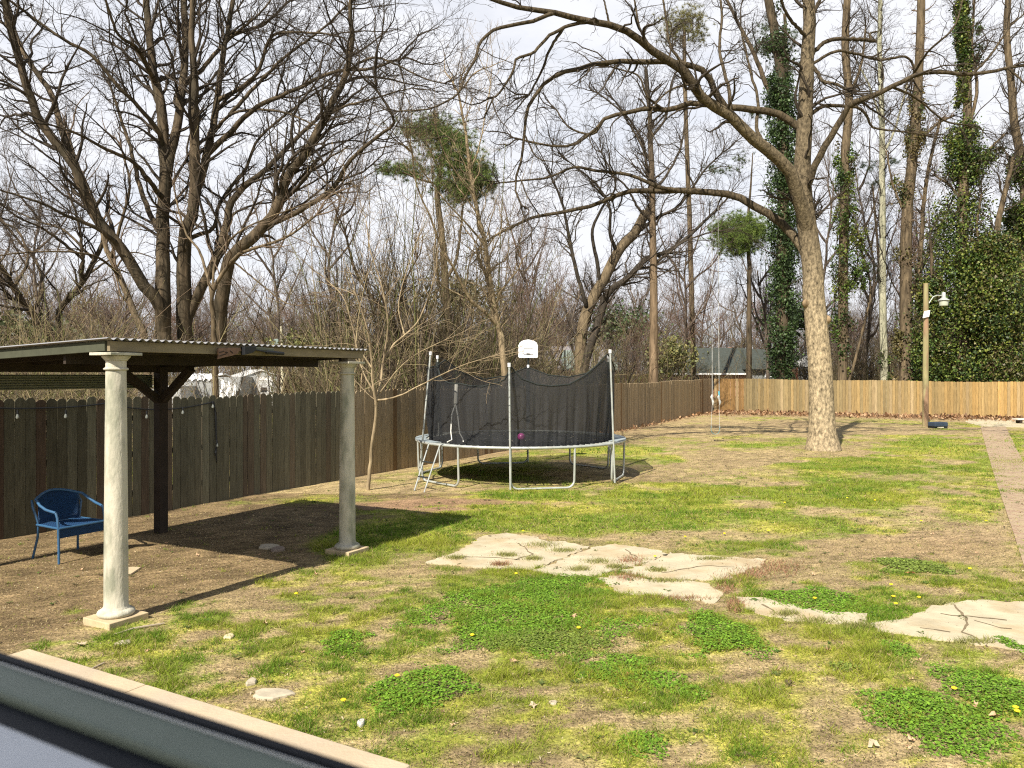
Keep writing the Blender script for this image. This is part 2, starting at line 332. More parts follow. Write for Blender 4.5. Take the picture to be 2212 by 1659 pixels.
# ---- clover patches
M_CLOVER = thin(mat('clover', (1, 1, 1), .6, attr='col', spec=.25), .3)
CL_LAB = ['small round clover clump left of the large clover patch', 'thick clover clump nearest the concrete porch slab', 'widest clover patch, in the middle below the broken patio', 'clover strip touching the lower edge of the broken patio',
          'clover patch below the right end of the broken patio', 'clover patch between the two middle foreground clumps', 'low clover patch beside the crumbling stretch of the walk', 'dense clover bank near the lower right corner',
          'clover clump at the right edge of the lawn', 'tiny flat weed clump in the lower right lawn', 'small clover tuft below the walk near the right slab', 'clover tuft at the bottom middle of the lawn', 'small clover clump right of the middle foreground patch',
          'clover at the lawn edge beside the pale right slab', 'thin clover sheet under the widest clover patch', 'loose weeds on bare earth left of the brick path']
for i, e in enumerate(CLOVER):
    r = np.random.default_rng(100 + i); c0 = G(e[0], e[1]); k_ = 1; a_ = e[2] / F * c0.y; yn, yf = G(e[0], e[1] + e[3]).y, G(e[0], e[1] - e[3]).y; b_ = (yf - yn) / 2; cy = (yf + yn) / 2
    n = int(min(42000, 15000 * a_ * b_ * 3.14)); th = r.uniform(0, 6.283, n); rr = np.sqrt(r.random(n)) * 1.3
    x = c0.x + rr * np.cos(th) * a_; y = cy + rr * np.sin(th) * b_
    f = fbm(x, y, .28, 200 + i); k = (1 - rr + (f - .5) * (1.0 if i in (9, 10, 11) else 2.2)) > .0 + .75 * r.random(len(rr)) ** 2; x, y, rr, f = x[k], y[k], rr[k], f[k]; n = len(x)
    hgt = (.042 if i in (1, 4, 7, 8, 0) else .024) * np.sqrt(np.clip(1.15 - rr, 0, 1)) * (.5 + f); z = gz(x, y) + hgt * r.uniform(.35, 1, n) + .006
    s = r.uniform(.006, .0115, n) * (1 + (cy > 8) * .5); a = r.uniform(0, 6.283, n); tl = r.normal(0, .24, (n, 2))
    dx = np.stack([np.cos(a), np.sin(a), tl[:, 0]], 1) * s[:, None]; dy = np.stack([-np.sin(a), np.cos(a), tl[:, 1]], 1) * s[:, None]
    c_ = np.stack([x, y, z], 1); V = np.stack([c_ - dx - dy * .3, c_ - dy + dx * .3, c_ + dx + dy * .3, c_ + dy - dx * .3], 1).reshape(-1, 3)
    base = np.array([.13, .245, .025]) if i not in (9, 14, 15) else np.array([.15, .2, .04])
    col = base * r.uniform(.6, 1.5, (n, 1)) + np.array([.05, .06, .0]) * r.random((n, 1)) ** 2
    o = link('clover_patch', npmesh('clover_patch', V, Q=np.arange(4 * n).reshape(-1, 4), m=M_CLOVER, cols=np.repeat(col, 4, 0)))
    tag(o, CL_LAB[i], 'clover', 'clover patches in the lawn')

# ------------------------------------------------------------------ paving (the setting)
M_CONC = mat('old_concrete', (.43, .375, .255), .9, noise=.16, scale=3.5, bump=.25, bscale=30, col2=(.38, .30, .18), thr=(.5, .66))
M_PORCH = mat('porch_concrete', (.44, .35, .235), .9, noise=.12, scale=2.5, bump=.2, bscale=45, col2=(.38, .32, .25), thr=(.5, .8))
def ragged(pts, seed, step=.06, amp=.035):
    r = random.Random(seed); W = [G(*p) for p in pts]; out = []
    for i in range(len(W)):
        a, b = W[i], W[(i + 1) % len(W)]; n = max(1, int((b - a).length / step))
        for k in range(n):
            p = a.lerp(b, k / n); p += Vector((r.uniform(-1, 1), r.uniform(-1, 1), 0)) * amp; p.z = float(gz(p.x, p.y)) - .03; out.append(p)
    return out
for i, s in enumerate(SLABS):
    tag(MB().prism(ragged(s, i), (0, 0, .044)).build('pavement', M_CONC), kind='structure')
# cracks across the slabs: thin dark soil-filled lines lying on them
M_CRACK = mat('soil_in_cracks', (.17, .13, .075), 1, noise=.3, scale=30)
cm = MB()
def crack(pts, wd=.012, seed=0):
    r = random.Random(seed); W = [G(*p) for p in pts]; q = []
    for a, b in zip(W[:-1], W[1:]):
        n = max(2, int((b - a).length / .08))
        for k in range(n): q.append(a.lerp(b, k / n) + Vector((r.uniform(-1, 1), r.uniform(-1, 1), 0)) * .018)
    for a, b in zip(q[:-1], q[1:]):
        d = (b - a).normalized(); s_ = Vector((-d.y, d.x, 0)) * wd * r.uniform(.4, 1); z = Vector((0, 0, .0175))
        cm.add([a - s_ + z, b - s_ + z, b + s_ + z, a + s_ + z], [(0, 1, 2, 3)])
for k, pt in enumerate([[(2060,1310),(2090,1345),(2080,1370),(2130,1392)],[(2110,1345),(2160,1360),(2212,1366)],[(2030,1330),(2090,1335),(2200,1345)],[(1990,1360),(2080,1372)],[(1120,1175),(1150,1200),(1100,1215)],[(1350,1190),(1380,1210)],
                        [(1000,1205),(1080,1208),(1140,1214)],[(1430,1240),(1520,1225),(1600,1228)],[(1650,1310),(1690,1330)]]): crack(pt, seed=k)
tag(cm.build('soil', M_CRACK), kind='structure')
# weeds growing out of the joints
r = np.random.default_rng(5); wv = []; wc = []
for (px, py, sx, sy, red_) in [(1175,1180,40,7,0),(1215,1192,30,4,0),(1095,1202,25,4,0),(1150,1210,20,4,0),(1290,1216,30,6,0),(1365,1213,30,8,1),(1360,1250,38,9,1),(1420,1235,22,4,0),(1250,1233,25,5,0),(1440,1258,50,4,0),(1570,1265,25,20,1),
                               (1610,1245,60,18,1),(1680,1228,60,16,1),(1590,1310,20,14,1),(1540,1210,40,3,0),(1330,1228,20,4,0),(1080,1222,20,4,1),(985,1208,22,4,0),(2110,1390,60,6,0),(1760,1345,60,8,0),(1850,1355,40,6,0),(1700,1330,30,6,0),(2020,1305,40,5,0),(1460,1296,80,5,1)]:
    for _ in range(420):
        p = G(px + r.normal(0, sx / 2), py + r.normal(0, sy / 2)); a = r.uniform(0, 6.28); h = r.uniform(.015, .05); s_ = .004; b = r.uniform(0, 6.28)
        wv += [(p.x - math.cos(a) * s_, p.y - math.sin(a) * s_, p.z), (p.x + math.cos(a) * s_, p.y + math.sin(a) * s_, p.z), (p.x + math.cos(b) * h, p.y + math.sin(b) * h, p.z + h + .012)]
        c_ = np.array([.36, .2, .12] if red_ and r.random() < .8 else [.28, .28, .09]) * r.uniform(.6, 1.2); wc += [c_] * 3
tag(link('weeds', npmesh('weeds', np.array(wv), T=np.arange(len(wv)).reshape(-1, 3), m=M_LEAF, cols=np.array(wc))), 'dry reddish weeds growing in the joints of the broken patio', 'weeds', kind='stuff')
r = np.random.default_rng(15); y = np.sqrt(r.uniform(3.9 ** 2, 16 ** 2, 1500)); x = r.uniform(-.68, .72, 1500) * y; g_, l_, _, _ = fields(x, y); k = yard(x, y) & (r.random(len(x)) < .25 + g_); x, y = x[k], y[k]
nl = 9; X_ = np.repeat(x, nl); Y_ = np.repeat(y, nl); a = r.uniform(0, 6.283, len(X_)); L = np.repeat(r.uniform(.02, .055, len(x)), nl) * r.uniform(.6, 1.2, len(X_)); W_ = L * .16; zz = gz(X_, Y_) + .004
d_ = np.stack([np.cos(a), np.sin(a), np.full(len(a), 0)], 1); s_ = np.stack([-np.sin(a), np.cos(a), np.zeros(len(a))], 1); c0 = np.stack([X_, Y_, zz], 1); up_z = np.array([0, 0, 1.])
V = np.stack([c0, c0 + d_ * (L * .55)[:, None] + s_ * W_[:, None] + up_z * (L * .38)[:, None], c0 + d_ * L[:, None] + up_z * (L * .30)[:, None], c0 + d_ * (L * .55)[:, None] - s_ * W_[:, None] + up_z * (L * .38)[:, None]], 1).reshape(-1, 3)
cw = np.repeat(np.array([[.11, .15, .04], [.17, .18, .06], [.09, .16, .03], [.20, .16, .08]])[r.integers(0, 4, len(x))] * r.uniform(.6, 1.3, (len(x), 1)), nl * 4, 0)
tag(link('broadleaf_weeds', npmesh('broadleaf_weeds', V, Q=np.arange(len(V)).reshape(-1, 4), m=M_LEAF, cols=cw)), 'small rosettes of broad-leaved weeds dotted through the lawn', 'weeds', kind='stuff')
# pale dusty concrete pad by the far fence, brick walk
pm = MB().prism([G(2085, 912) + Vector((0, 0, -.03)), G(2120, 921) + Vector((0, 0, -.03)), G(2300, 926) + Vector((0, 0, -.03)), G(2300, 905) + Vector((0, 0, -.03)), G(2090, 906) + Vector((0, 0, -.03))], (0, 0, .042))
tag(pm.build('pavement', M_CONC), kind='structure')
def brickmat():
    m = bpy.data.materials.new('brick_walk'); m.use_nodes = True; t = m.node_tree; b = t.nodes['Principled BSDF']; b.inputs['Roughness'].default_value = .95
    co = t.nodes.new('ShaderNodeTexCoord'); mp_ = t.nodes.new('ShaderNodeMapping'); mp_.inputs['Rotation'].default_value = (0, 0, R(-35))
    br = t.nodes.new('ShaderNodeTexBrick'); br.inputs['Scale'].default_value = 4.5; br.inputs['Color1'].default_value = (.27, .165, .10, 1); br.inputs['Color2'].default_value = (.20, .125, .08, 1)
    br.inputs['Mortar'].default_value = (.38, .30, .21, 1); br.inputs['Mortar Size'].default_value = .018
    n = t.nodes.new('ShaderNodeTexNoise'); n.inputs['Scale'].default_value = 5; n.inputs['Detail'].default_value = 7
    rp = t.nodes.new('ShaderNodeMapRange'); rp.inputs['From Min'].default_value = .36; rp.inputs['From Max'].default_value = .60
    x = t.nodes.new('ShaderNodeMix'); x.data_type = 'RGBA'; x.inputs['B'].default_value = (.33, .25, .15, 1)
    L = t.links.new; L(co.outputs['Object'], mp_.inputs[0]); L(mp_.outputs[0], br.inputs['Vector']); L(co.outputs['Object'], n.inputs['Vector'])
    L(n.outputs['Fac'], rp.inputs[0]); L(rp.outputs[0], x.inputs['Factor']); L(br.outputs['Color'], x.inputs['A']); L(x.outputs['Result'], b.inputs['Base Color'])
    return m
edgeL = [(2118,922),(2124,945),(2132,975),(2141,1005),(2153,1045),(2170,1095),(2190,1155),(2212,1225),(2245,1330)]
edgeR = [(2172,922),(2184,945),(2198,975),(2215,1005),(2240,1045),(2275,1095),(2320,1155),(2370,1225),(2440,1330)]
vs = []; fs = []
for i, (a, b) in enumerate(zip(edgeL, edgeR)): vs += [G(*a) + Vector((0, 0, .014)), G(*b) + Vector((0, 0, .014)), G(*a) + Vector((0, 0, -.02)), G(*b) + Vector((0, 0, -.02))]
for i in range(len(edgeL) - 1): k = i * 4; fs += [(k, k + 1, k + 5, k + 4), (k, k + 4, k + 6, k + 2), (k + 1, k + 3, k + 7, k + 5)]
tag(MB().add(vs, fs).build('path', brickmat()), kind='structure')

# porch slab edge in front of the house, with a saw joint
sm = MB(); uL, uR, v0, v1 = -5.97, -2.43, 1.2, 3.28
sm.box(A((uL + -4.6) / 2, (v0 + v1) / 2, .05), AX * ((-4.604 - uL) / 2), NX * (v1 - v0) / 2, Vector((0, 0, .06)))
sm.box(A((uR - 4.6) / 2, (v0 + v1) / 2, .05), AX * ((uR + 4.596) / 2), NX * (v1 - v0) / 2, Vector((0, 0, .06)))
tag(sm.build('porch_slab', M_PORCH, bevel=.012), kind='structure')

# ------------------------------------------------------------------ fences
M_FENCE = mat('fence_boards', (1, 1, 1), .9, noise=.34, scale=7, stretch=(6, 6, .45), attr='col', bump=.4, bscale=12, spec=.15)
FA, FB, FC = Vector((-6.7, 10.1, 0)), Vector((11.03, 42.2, 0)), Vector((25.7, 38.5, 0))
def fence(name, label, p, q, side, palette, seed, hgt=1.83, bw=.14, ear=.035, group=None, post_step=2.44, jit=.012, base=None):
    r = random.Random(seed); p, q = Vector((p[0], p[1], 0)), Vector((q[0], q[1], 0)); d = (q - p); L = d.length; d.normalize(); nrm = Vector((-d.y, d.x, 0)) * side   # toward the yard
    t = empty(name, p, label, 'fence', group)
    b = MB(); s = 0
    while s < L:
        w_ = bw * r.uniform(.97, 1.03) if r.random() > .04 else bw * .7
        c = p + d * (s + w_ / 2) + nrm * (.012 + r.uniform(-.004, .006)); zb = float(gz(c.x, c.y)) - .01 if base is None else base; zt = zb + hgt + r.uniform(-jit, jit) + .02 * math.sin(s * .9)
        hw = w_ / 2 - .003; tl = r.uniform(-.006, .006)
        u_ = d; pts = [c - u_ * hw, c + u_ * hw]
        poly = [c - u_ * hw + Vector((0, 0, zb)), c + u_ * hw + Vector((0, 0, zb)), c + u_ * (hw + tl) + Vector((0, 0, zt - ear)), c + u_ * (hw - ear + tl) + Vector((0, 0, zt)), c - u_ * (hw - ear - tl) + Vector((0, 0, zt)), c - u_ * (hw - tl) + Vector((0, 0, zt - ear))]
        poly = [Vector((a.x, a.y, a.z - p.z * 0)) for a in poly]
        col = palette(s / L, r)
        b.prism(poly, -nrm * .016, col); s += w_ + r.uniform(.001, .005)
    b.build('board_panel', M_FENCE, t, cols=True)
    for z in (.35, .95, 1.5):
        rb = MB(); z0 = base or 0
        rb.bar(p - nrm * .03 + Vector((0, 0, z0 + z * hgt / 1.83)), q - nrm * .03 + Vector((0, 0, z0 + z * hgt / 1.83 + float(gz(q.x, q.y)) * .7)), .038, .085, col=(.2, .16, .11)); rb.build('rail', M_FENCE, t, cols=True)
    k = 0.05
    while k < L:
        c = p + d * k - nrm * .1; MB().bar(c + Vector((0, 0, -.2)), c + Vector((0, 0, hgt * .93 + (base or 0))), .09, .09, up=d, col=(.2, .16, .11)).build('post', M_FENCE, t, cols=True); k += post_step
    return t
def mixc(a, b, t): return tuple(a[i] * (1 - t) + b[i] * t for i in range(3))
def pal_old(t, r):
    c = mixc((.062, .056, .033), (.105, .10, .064), r.random()); 
    if r.random() < .14: c = mixc(c, (.075, .035, .022), .7)
    c = mixc(c, (.17, .155, .11), .55 * max(0, (t - .45) / .55))
    f = r.uniform(.8, 1.2); return tuple(x * f for x in c)
def pal_new(t, r):
    c = mixc((.34, .255, .15), (.25, .20, .13), r.random() * .8); f = r.uniform(.82, 1.15)
    if r.random() < .08: c = (.19, .12, .06)
    return tuple(x * f for x in c)
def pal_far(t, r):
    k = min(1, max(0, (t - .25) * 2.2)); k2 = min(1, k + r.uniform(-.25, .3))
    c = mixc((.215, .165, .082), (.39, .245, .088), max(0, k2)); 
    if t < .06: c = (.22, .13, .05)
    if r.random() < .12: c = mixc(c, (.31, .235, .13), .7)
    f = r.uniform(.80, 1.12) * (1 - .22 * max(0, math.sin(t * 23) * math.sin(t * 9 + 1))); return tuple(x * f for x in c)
D1 = (FB - FA).normalized()
PB = Vector((-3.45, 15.98, 0))                  # where the old weathered run meets the newer one
P0 = FA - D1 * 9.0
fence('wooden_fence', 'dark weathered dog-ear board fence run behind the blue chair and the shelter', P0, PB, -1, pal_old, 3, jit=.02)
fence('wooden_fence', 'brown board fence run behind the trampoline, reaching to the far corner', PB + D1 * .01, FB, -1, pal_new, 4, ear=.03)
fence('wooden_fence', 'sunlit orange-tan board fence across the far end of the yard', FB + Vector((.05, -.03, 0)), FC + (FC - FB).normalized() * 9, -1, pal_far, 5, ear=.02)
fence('wooden_fence', 'yellowish neighbour fence seen just above the brown fence beside the straight trunk', P(1300, 840, 42) * 1, P(1425, 840, 52), -1, lambda t, r: tuple(x * r.uniform(.8, 1.1) for x in (.45, .34, .16)), 6, base=.25, hgt=1.95)

# ------------------------------------------------------------------ shelter
M_COL = mat('old_painted_column', (.46, .43, .34), .85, noise=.16, scale=11, bump=.25, bscale=60, col2=(.25, .25, .185), thr=(.46, .62), stretch=(1, 1, .35))
M_FASC = mat('dark_green_fascia', (.055, .058, .036), .9, noise=.25, scale=6)  # dark green-grey, for the left fascia board only
M_TIMB = mat('treated_timber', (.19, .155, .095), .85, noise=.25, scale=5, stretch=(1, 1, 3), bump=.2)
M_DARKW = mat('dark_timber', (.028, .020, .014), .9, noise=.3, scale=6)
M_GALV = mat('galvanised_sheet', (.36, .35, .34), .45, noise=.15, scale=4, metal=.6, spec=.5)
M_SHEETU = mat('green_grey_sheet', (.16, .17, .13), .55, noise=.2, scale=4)
ROOF0, SLO = 2.452, .03
def rz(u): return ROOF0 + SLO * (u + 6.2)
sh = empty('shelter', A(-7.8, 5.6), 'open shelter with corrugated roof on two pale round columns', 'shelter')
def column(u, v, top):
    c = A(u, v); rb, rt = .098, .082; prof = []
    m = MB(); ux, nx2 = AX * .185, NX * .185
    m.box(c + Vector((0, 0, .03)), ux, nx2, Vector((0, 0, .034))); m.build('plinth', mat('stained_plinth', (.42, .33, .2), .9, noise=.2, scale=9) , sh, bevel=.006)
    s_ = top - .155
    prof = [(.135, .064), (.148, .075), (.153, .09), (.148, .105), (.130, .118), (.112, .125), (.104, .14)]
    n = 14
    for k in range(n + 1):
        t = k / n; prof.append((rb - (rb - rt) * t ** 1.5, .15 + t * (s_ - .15)))
    prof += [(.093, s_ + .002), (.100, s_ + .008), (.100, s_ + .016), (.093, s_ + .022), (.083, s_ + .026), (.083, s_ + .085), (.094, s_ + .088), (.096, s_ + .096), (.104, s_ + .104), (.114, s_ + .116), (.117, s_ + .124), (.112, s_ + .13)]
    sf = MB().lathe(c, prof, 40).build('column', M_COL, sh, smooth=True)
    MB().box(c + Vector((0, 0, top - .0125)), AX * .150, NX * .150, Vector((0, 0, .0125))).build('capital', M_COL, sf, bevel=.004)
    return sf
column(-6.29, 4.19, 2.355); column(-6.27, 7.17, 2.32)
MB().box(A(-6.27, 7.17, 2.346), AX * .07, NX * .07, Vector((0, 0, .026))).build('block', M_TIMB, sh)
for v in (6.88, 3.98):
    po = MB().box(A(-9.34, v, 1.12), AX * .065, NX * .065, Vector((0, 0, 1.15))).build('post', M_DARKW, sh, bevel=.005)
    for du, dv in ((.62, 0), (0, -.62 if v > 5 else .62)):
        MB().bar(A(-9.34, v, 1.78), A(-9.34 + du, v + dv, 2.25), .09, .09).build('brace', M_DARKW, po)
# fascia boards, beams and rafters
MB().bar(A(-6.20, 4.06, rz(-6.2) - .045), A(-6.20, 7.36, rz(-6.2) - .045), .04, .088).build('fascia', M_TIMB, sh, bevel=.003)
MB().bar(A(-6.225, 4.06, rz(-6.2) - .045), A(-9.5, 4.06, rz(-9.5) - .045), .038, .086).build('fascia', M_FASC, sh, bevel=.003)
MB().bar(A(-6.225, 7.34, rz(-6.2) - .045), A(-9.5, 7.34, rz(-9.5) - .045), .038, .086).build('fascia', M_DARKW, sh)
MB().bar(A(-6.34, 4.1, 2.372 - .012), A(-6.34, 7.3, 2.372 - .012), .07, .02).build('beam', M_DARKW, sh)
MB().bar(A(-9.34, 3.9, 2.255), A(-9.34, 7.3, 2.255), .05, .12).build('beam', M_DARKW, sh)
for k in range(5):
    v = 4.6 + k * .58; MB().bar(A(-6.25, v, rz(-6.25) - .05), A(-9.45, v, rz(-9.45) - .05), .038, .075).build('rafter', M_DARKW, sh)
MB().bar(A(-6.9, 4.1, 2.32), A(-6.9, 7.32, 2.32), .038, .12).build('joist', M_DARKW, sh)
# corrugated roof: one waved sheet
def waved(o_, along, across, nl, pitch, amp, th=.0015):
    n = int(nl / pitch * 8); vs = []; fs = []
    for i in range(n + 1):
        s = i / n * nl; z = math.sin(2 * math.pi * s / pitch) * amp
        for q in (o_(0), o_(1)): vs.append(q + along * s + Vector((0, 0, z + th)) if abs(along.z) < .5 else q + along * s + across * z)
    for i in range(n): k = i * 2; fs.append((k, k + 1, k + 3, k + 2))
    return MB().add(vs, fs)
rs_ = waved(lambda k: A(-6.13 if k == 0 else -9.62, 4.0, (rz(-6.13) if k == 0 else rz(-9.62)) + .014), NX, Vector((0, 0, 1)), 3.42, .078, .011).build('roof', M_GALV, sh, smooth=False)
rs_.modifiers.new('thick', 'SOLIDIFY').thickness = .0025
n = 6 * 8; vs = []; fs = []
for i in range(n + 1):
    s = i / n; z = 1.985 + .18 * s; off = math.sin(s * 6 * 2 * math.pi) * .010
    vs += [A(-9.44 + off, 2.2, z), A(-9.44 + off, 6.82, z)]
for i in range(n): k = i * 2; fs.append((k, k + 1, k + 3, k + 2))
hp = MB().add(vs, fs).build('corrugated_panel', M_SHEETU, sh); hp.modifiers.new('thick', 'SOLIDIFY').thickness = .002
lt = MB().bar(A(-7.2, 5.02, 2.29), A(-7.2, 5.45, 2.29), .05, .035).build('light_strip', mat('lamp_batten', (.55, .5, .33), .5), sh)
# wooden plaque and a folded black arm fixed to the fascia
def fp(px, py, off=.03):       # point on the plane of the fascia, a little in front of it
    dx = (px - CX) / F; t = (-6.2 + .02 + off) / (dx * .874 - .4859); return Vector((dx * t, t, H - (py - HY) / F * t))
pq = empty('wooden_plaque', fp(495, 760), 'brown carved wooden plaque hanging on the shelter fascia', 'plaque')
MB().prism([fp(*p_) for p_ in [(468, 756), (470, 752), (500, 751), (517, 752), (519, 757), (513, 759), (511, 765), (500, 768), (478, 773), (468, 776), (470, 768)]], AX * .018).build('board', mat('plaque_wood', (.17, .10, .065), .8, noise=.3, scale=20), pq, bevel=.002)
for a_, b_ in (((474, 762), (484, 758)), ((486, 760), (492, 762)), ((474, 769), (490, 764)), ((497, 757), (503, 763))): MB().bar(fp(*a_, .052), fp(*b_, .052), .004, .008).build('carving', M_DARKW, pq)
ar = empty('flood_light', fp(530, 755), 'black flood light with a long folded arm clipped on the shelter fascia', 'light')
M_BLK = mat('black_plastic', (.012, .013, .015), .5); M_BLK2 = mat('grey_green_plastic', (.09, .10, .07), .5)
MB().prism([fp(*p_) for p_ in [(520, 749), (545, 748), (545, 756), (538, 762), (520, 767)]], AX * .06).build('head', M_BLK, ar, bevel=.004)
MB().tube([fp(538, 761, .07), fp(548, 755, .07), fp(575, 760, .07)], .008).build('arm', M_BLK, ar)
MB().bar(fp(545, 752, .05), fp(590, 756, .05), .03, .03).build('arm', M_BLK2, ar, bevel=.004)
MB().tube([fp(575, 760, .06), fp(612, 764, .06)], .019).build('handle', M_BLK, ar, smooth=True)

# ------------------------------------------------------------------ string lights along the old fence
sl = empty('string_lights', A(-10.2, 6, 1.6), 'black string-light cable with clear bulbs sagging along the dark fence', 'string lights')
def onf(px, py, off=.05):      # point on the left fence plane
    dx = (px - CX) / F; t = ((-6.7) * .877 - 10.1 * .484 + off) / (dx * .877 - .484) ; return Vector((dx * t, t, H - (py - HY) / F * t))
def sag(a, b, s, n=8): return [onf(a[0] + (b[0] - a[0]) * i / n, a[1] + (b[1] - a[1]) * i / n + s * 4 * (i / n) * (1 - i / n)) for i in range(n + 1)]
cab = sag((-60, 878), (110, 881), 3) + sag((110, 881), (231, 871), 2)[1:] + sag((231, 871), (395, 881), 8)[1:] + sag((395, 881), (462, 868), 1)[1:]
MB().tube(cab, .009, 6).build('cable', M_BLK, sl)
MB().tube([onf(462, 868), onf(466, 900), onf(468, 960), onf(466, 978), onf(469, 1000)], [.012, .018, .014, .02, .004], 6).build('cable', M_BLK, sl)
M_GLASS = mat('clear_bulb', (.16, .17, .15), .15, spec=.8)
for (px, py) in ((38, 900), (142, 899), (317, 900), (395, 891), (460, 878), (469, 962)):
    c = onf(px, py, .07); k = MB().tube([c + Vector((0, 0, .09)), c + Vector((0, 0, .03))], .012, 8).build('socket', M_BLK, sl)
    MB().lathe(c, [(.01, .04), (.014, .02), (.022, -.005), (.018, -.025), (.004, -.035)], 12).build('bulb', M_GLASS, sl, smooth=True)

# ------------------------------------------------------------------ blue chair
M_BLUE = mat('blue_chair_tube', (.026, .085, .17), .45, noise=.15, scale=20, spec=.5)
def weave():
    m = mat('blue_weave', (.012, .05, .13), .6, bump=0); t = m.node_tree; b = t.nodes['Principled BSDF']; co = t.nodes.new('ShaderNodeTexCoord')
    wv_ = t.nodes.new('ShaderNodeTexWave'); wv_.inputs['Scale'].default_value = 30; wv_.bands_direction = 'Z'; w2 = t.nodes.new('ShaderNodeTexWave'); w2.inputs['Scale'].default_value = 22; w2.bands_direction = 'DIAGONAL'
    a = t.nodes.new('ShaderNodeMath'); a.operation = 'ADD'; bp = t.nodes.new('ShaderNodeBump'); bp.inputs['Strength'].default_value = .8; bp.inputs['Distance'].default_value = .01
    L = t.links.new; L(co.outputs['Object'], wv_.inputs[0]); L(co.outputs['Object'], w2.inputs[0]); L(wv_.outputs['Fac'], a.inputs[0]); L(w2.outputs['Fac'], a.inputs[1]); L(a.outputs[0], bp.inputs['Height']); L(bp.outputs[0], b.inputs['Normal'])
    return m
M_WEAVE = weave()
FLc = G(127, 1218); ch = empty('armchair', FLc - AX * .24 + NX * .26, 'blue woven patio armchair behind the left column', 'chair')
O_ = FLc - Vector((0, 0, FLc.z))
def K(f, s, z): return O_ - AX * f + NX * s + Vector((0, 0, z))      # f: distance behind the front legs, s: sideways, z: up
Wc = .56
def leg(pts): MB().tube(pts, .014, 8).build('leg', M_BLUE, ch, smooth=True)
for s_, e in ((0, -1), (Wc, 1)):
    leg([K(-.02, s_ + e * .01, 0), K(0, s_, .2), K(.01, s_, .40), K(.03, s_, .52), K(.06, s_, .575)])
    leg([K(.54, s_ * .86 + .04 + e * .03, 0), K(.49, s_ * .86 + .04, .25), K(.47, s_ * .88 + .033, .42), K(.50, s_ + e * .01, .60), K(.55, s_ * .98 + .006, .68)])
arc = [K(.06, 0, .575), K(.12, -.01, .585), K(.22, -.02, .60), K(.34, -.02, .64), K(.46, 0, .70)]
bk = [K(.46 + .13 * math.sin(t * math.pi), Wc * t, .70 + .07 * math.sin(t * math.pi)) for t in np.linspace(.08, .92, 9)]
arr = [K(.46, Wc, .70), K(.34, Wc + .02, .64), K(.22, Wc + .02, .60), K(.12, Wc + .01, .585), K(.06, Wc, .575)]
MB().tube(arc + bk + arr, .016, 10).build('arm_rail', M_BLUE, ch, smooth=True)
n = 16; vs = []; fs = []
for i in range(n + 1):
    t = .06 + .88 * i / n; top = .70 + .065 * math.sin(t * math.pi); ff = .46 + .13 * math.sin(t * math.pi)
    for j in range(5):
        q = j / 4; vs.append(K(.46 + .02 * math.sin(t * math.pi) + (ff - .48) * q + .015 * q, Wc * t, .40 + (top - .40) * q))
for i in range(n):
    for j in range(4): k = i * 5 + j; fs.append((k, k + 5, k + 6, k + 1))
o = MB().add(vs, fs).build('backrest', M_WEAVE, ch, smooth=True); o.modifiers.new('t', 'SOLIDIFY').thickness = .008
n = 8; vs = []; fs = []
for i in range(n + 1):
    for j in range(n + 1): vs.append(K(.47 * i / n + .005, Wc * (.02 + .96 * j / n), .405 - .02 * math.sin(i / n * math.pi) * math.sin(j / n * math.pi)))
for i in range(n):
    for j in range(n): k = i * (n + 1) + j; fs.append((k, k + 1, k + n + 2, k + n + 1))
o = MB().add(vs, fs).build('seat', M_WEAVE, ch, smooth=True); o.modifiers.new('t', 'SOLIDIFY').thickness = .012
MB().tube([K(.0, 0, .40), K(-.01, Wc / 2, .40), K(.0, Wc, .40), K(.47, Wc * .97, .40), K(.47, Wc * .03, .40), K(.0, 0, .40)], .013, 8).build('seat_frame', M_BLUE, ch)
o = MB().box(K(.012, Wc / 2, .34), AX * .004, NX * (Wc / 2 - .01), Vector((0, 0, .055))).build('apron', M_WEAVE, ch)

# ------------------------------------------------------------------ trampoline
M_TUBE = mat('galvanised_tube', (.40, .42, .39), .42, noise=.18, scale=7, metal=.35, spec=.5, col2=(.36, .30, .24), thr=(.60, .72))
M_MAT = mat('jumping_mat', (.010, .011, .012), .75, noise=.3, scale=5)
M_PAD = mat('worn_pad', (.25, .29, .30), .7, noise=.3, scale=8)
TC = Vector((.18, 16.5, 0)); TR = 2.22; TH = .80
tr = empty('trampoline', TC, 'round trampoline with black safety net and galvanised frame', 'trampoline')
def ring(deg, rad, z): a = R(deg); return TC + Vector((math.sin(a) * rad, -math.cos(a) * rad, z))
n = 72; pts = [ring(360 * k / n, TR, TH) for k in range(n + 1)]
MB().tube(pts, .028, 10, cap=False).build('rim', M_TUBE, tr, smooth=True)
MR = 1.99
vs = [ring(360 * k / 64, MR, TH - .005) for k in range(64)]; vs2 = [ring(360 * k / 64, MR * .5, TH - .02) for k in range(64)]
MB().add(vs + vs2, [tuple((k, (k + 1) % 64, 64 + (k + 1) % 64, 64 + k)) for k in range(64)] + [tuple(64 + k for k in range(64))]).build('mat', M_MAT, tr)
sp_me = None
for k in range(84):
    a = 360 * k / 84 + 1; 
    if sp_me is None: pass
    MB().tube([ring(a, MR - .03, TH), ring(a + .15, TR - .02, TH + .006)], .0105, 6).build('spring', M_TUBE, tr)
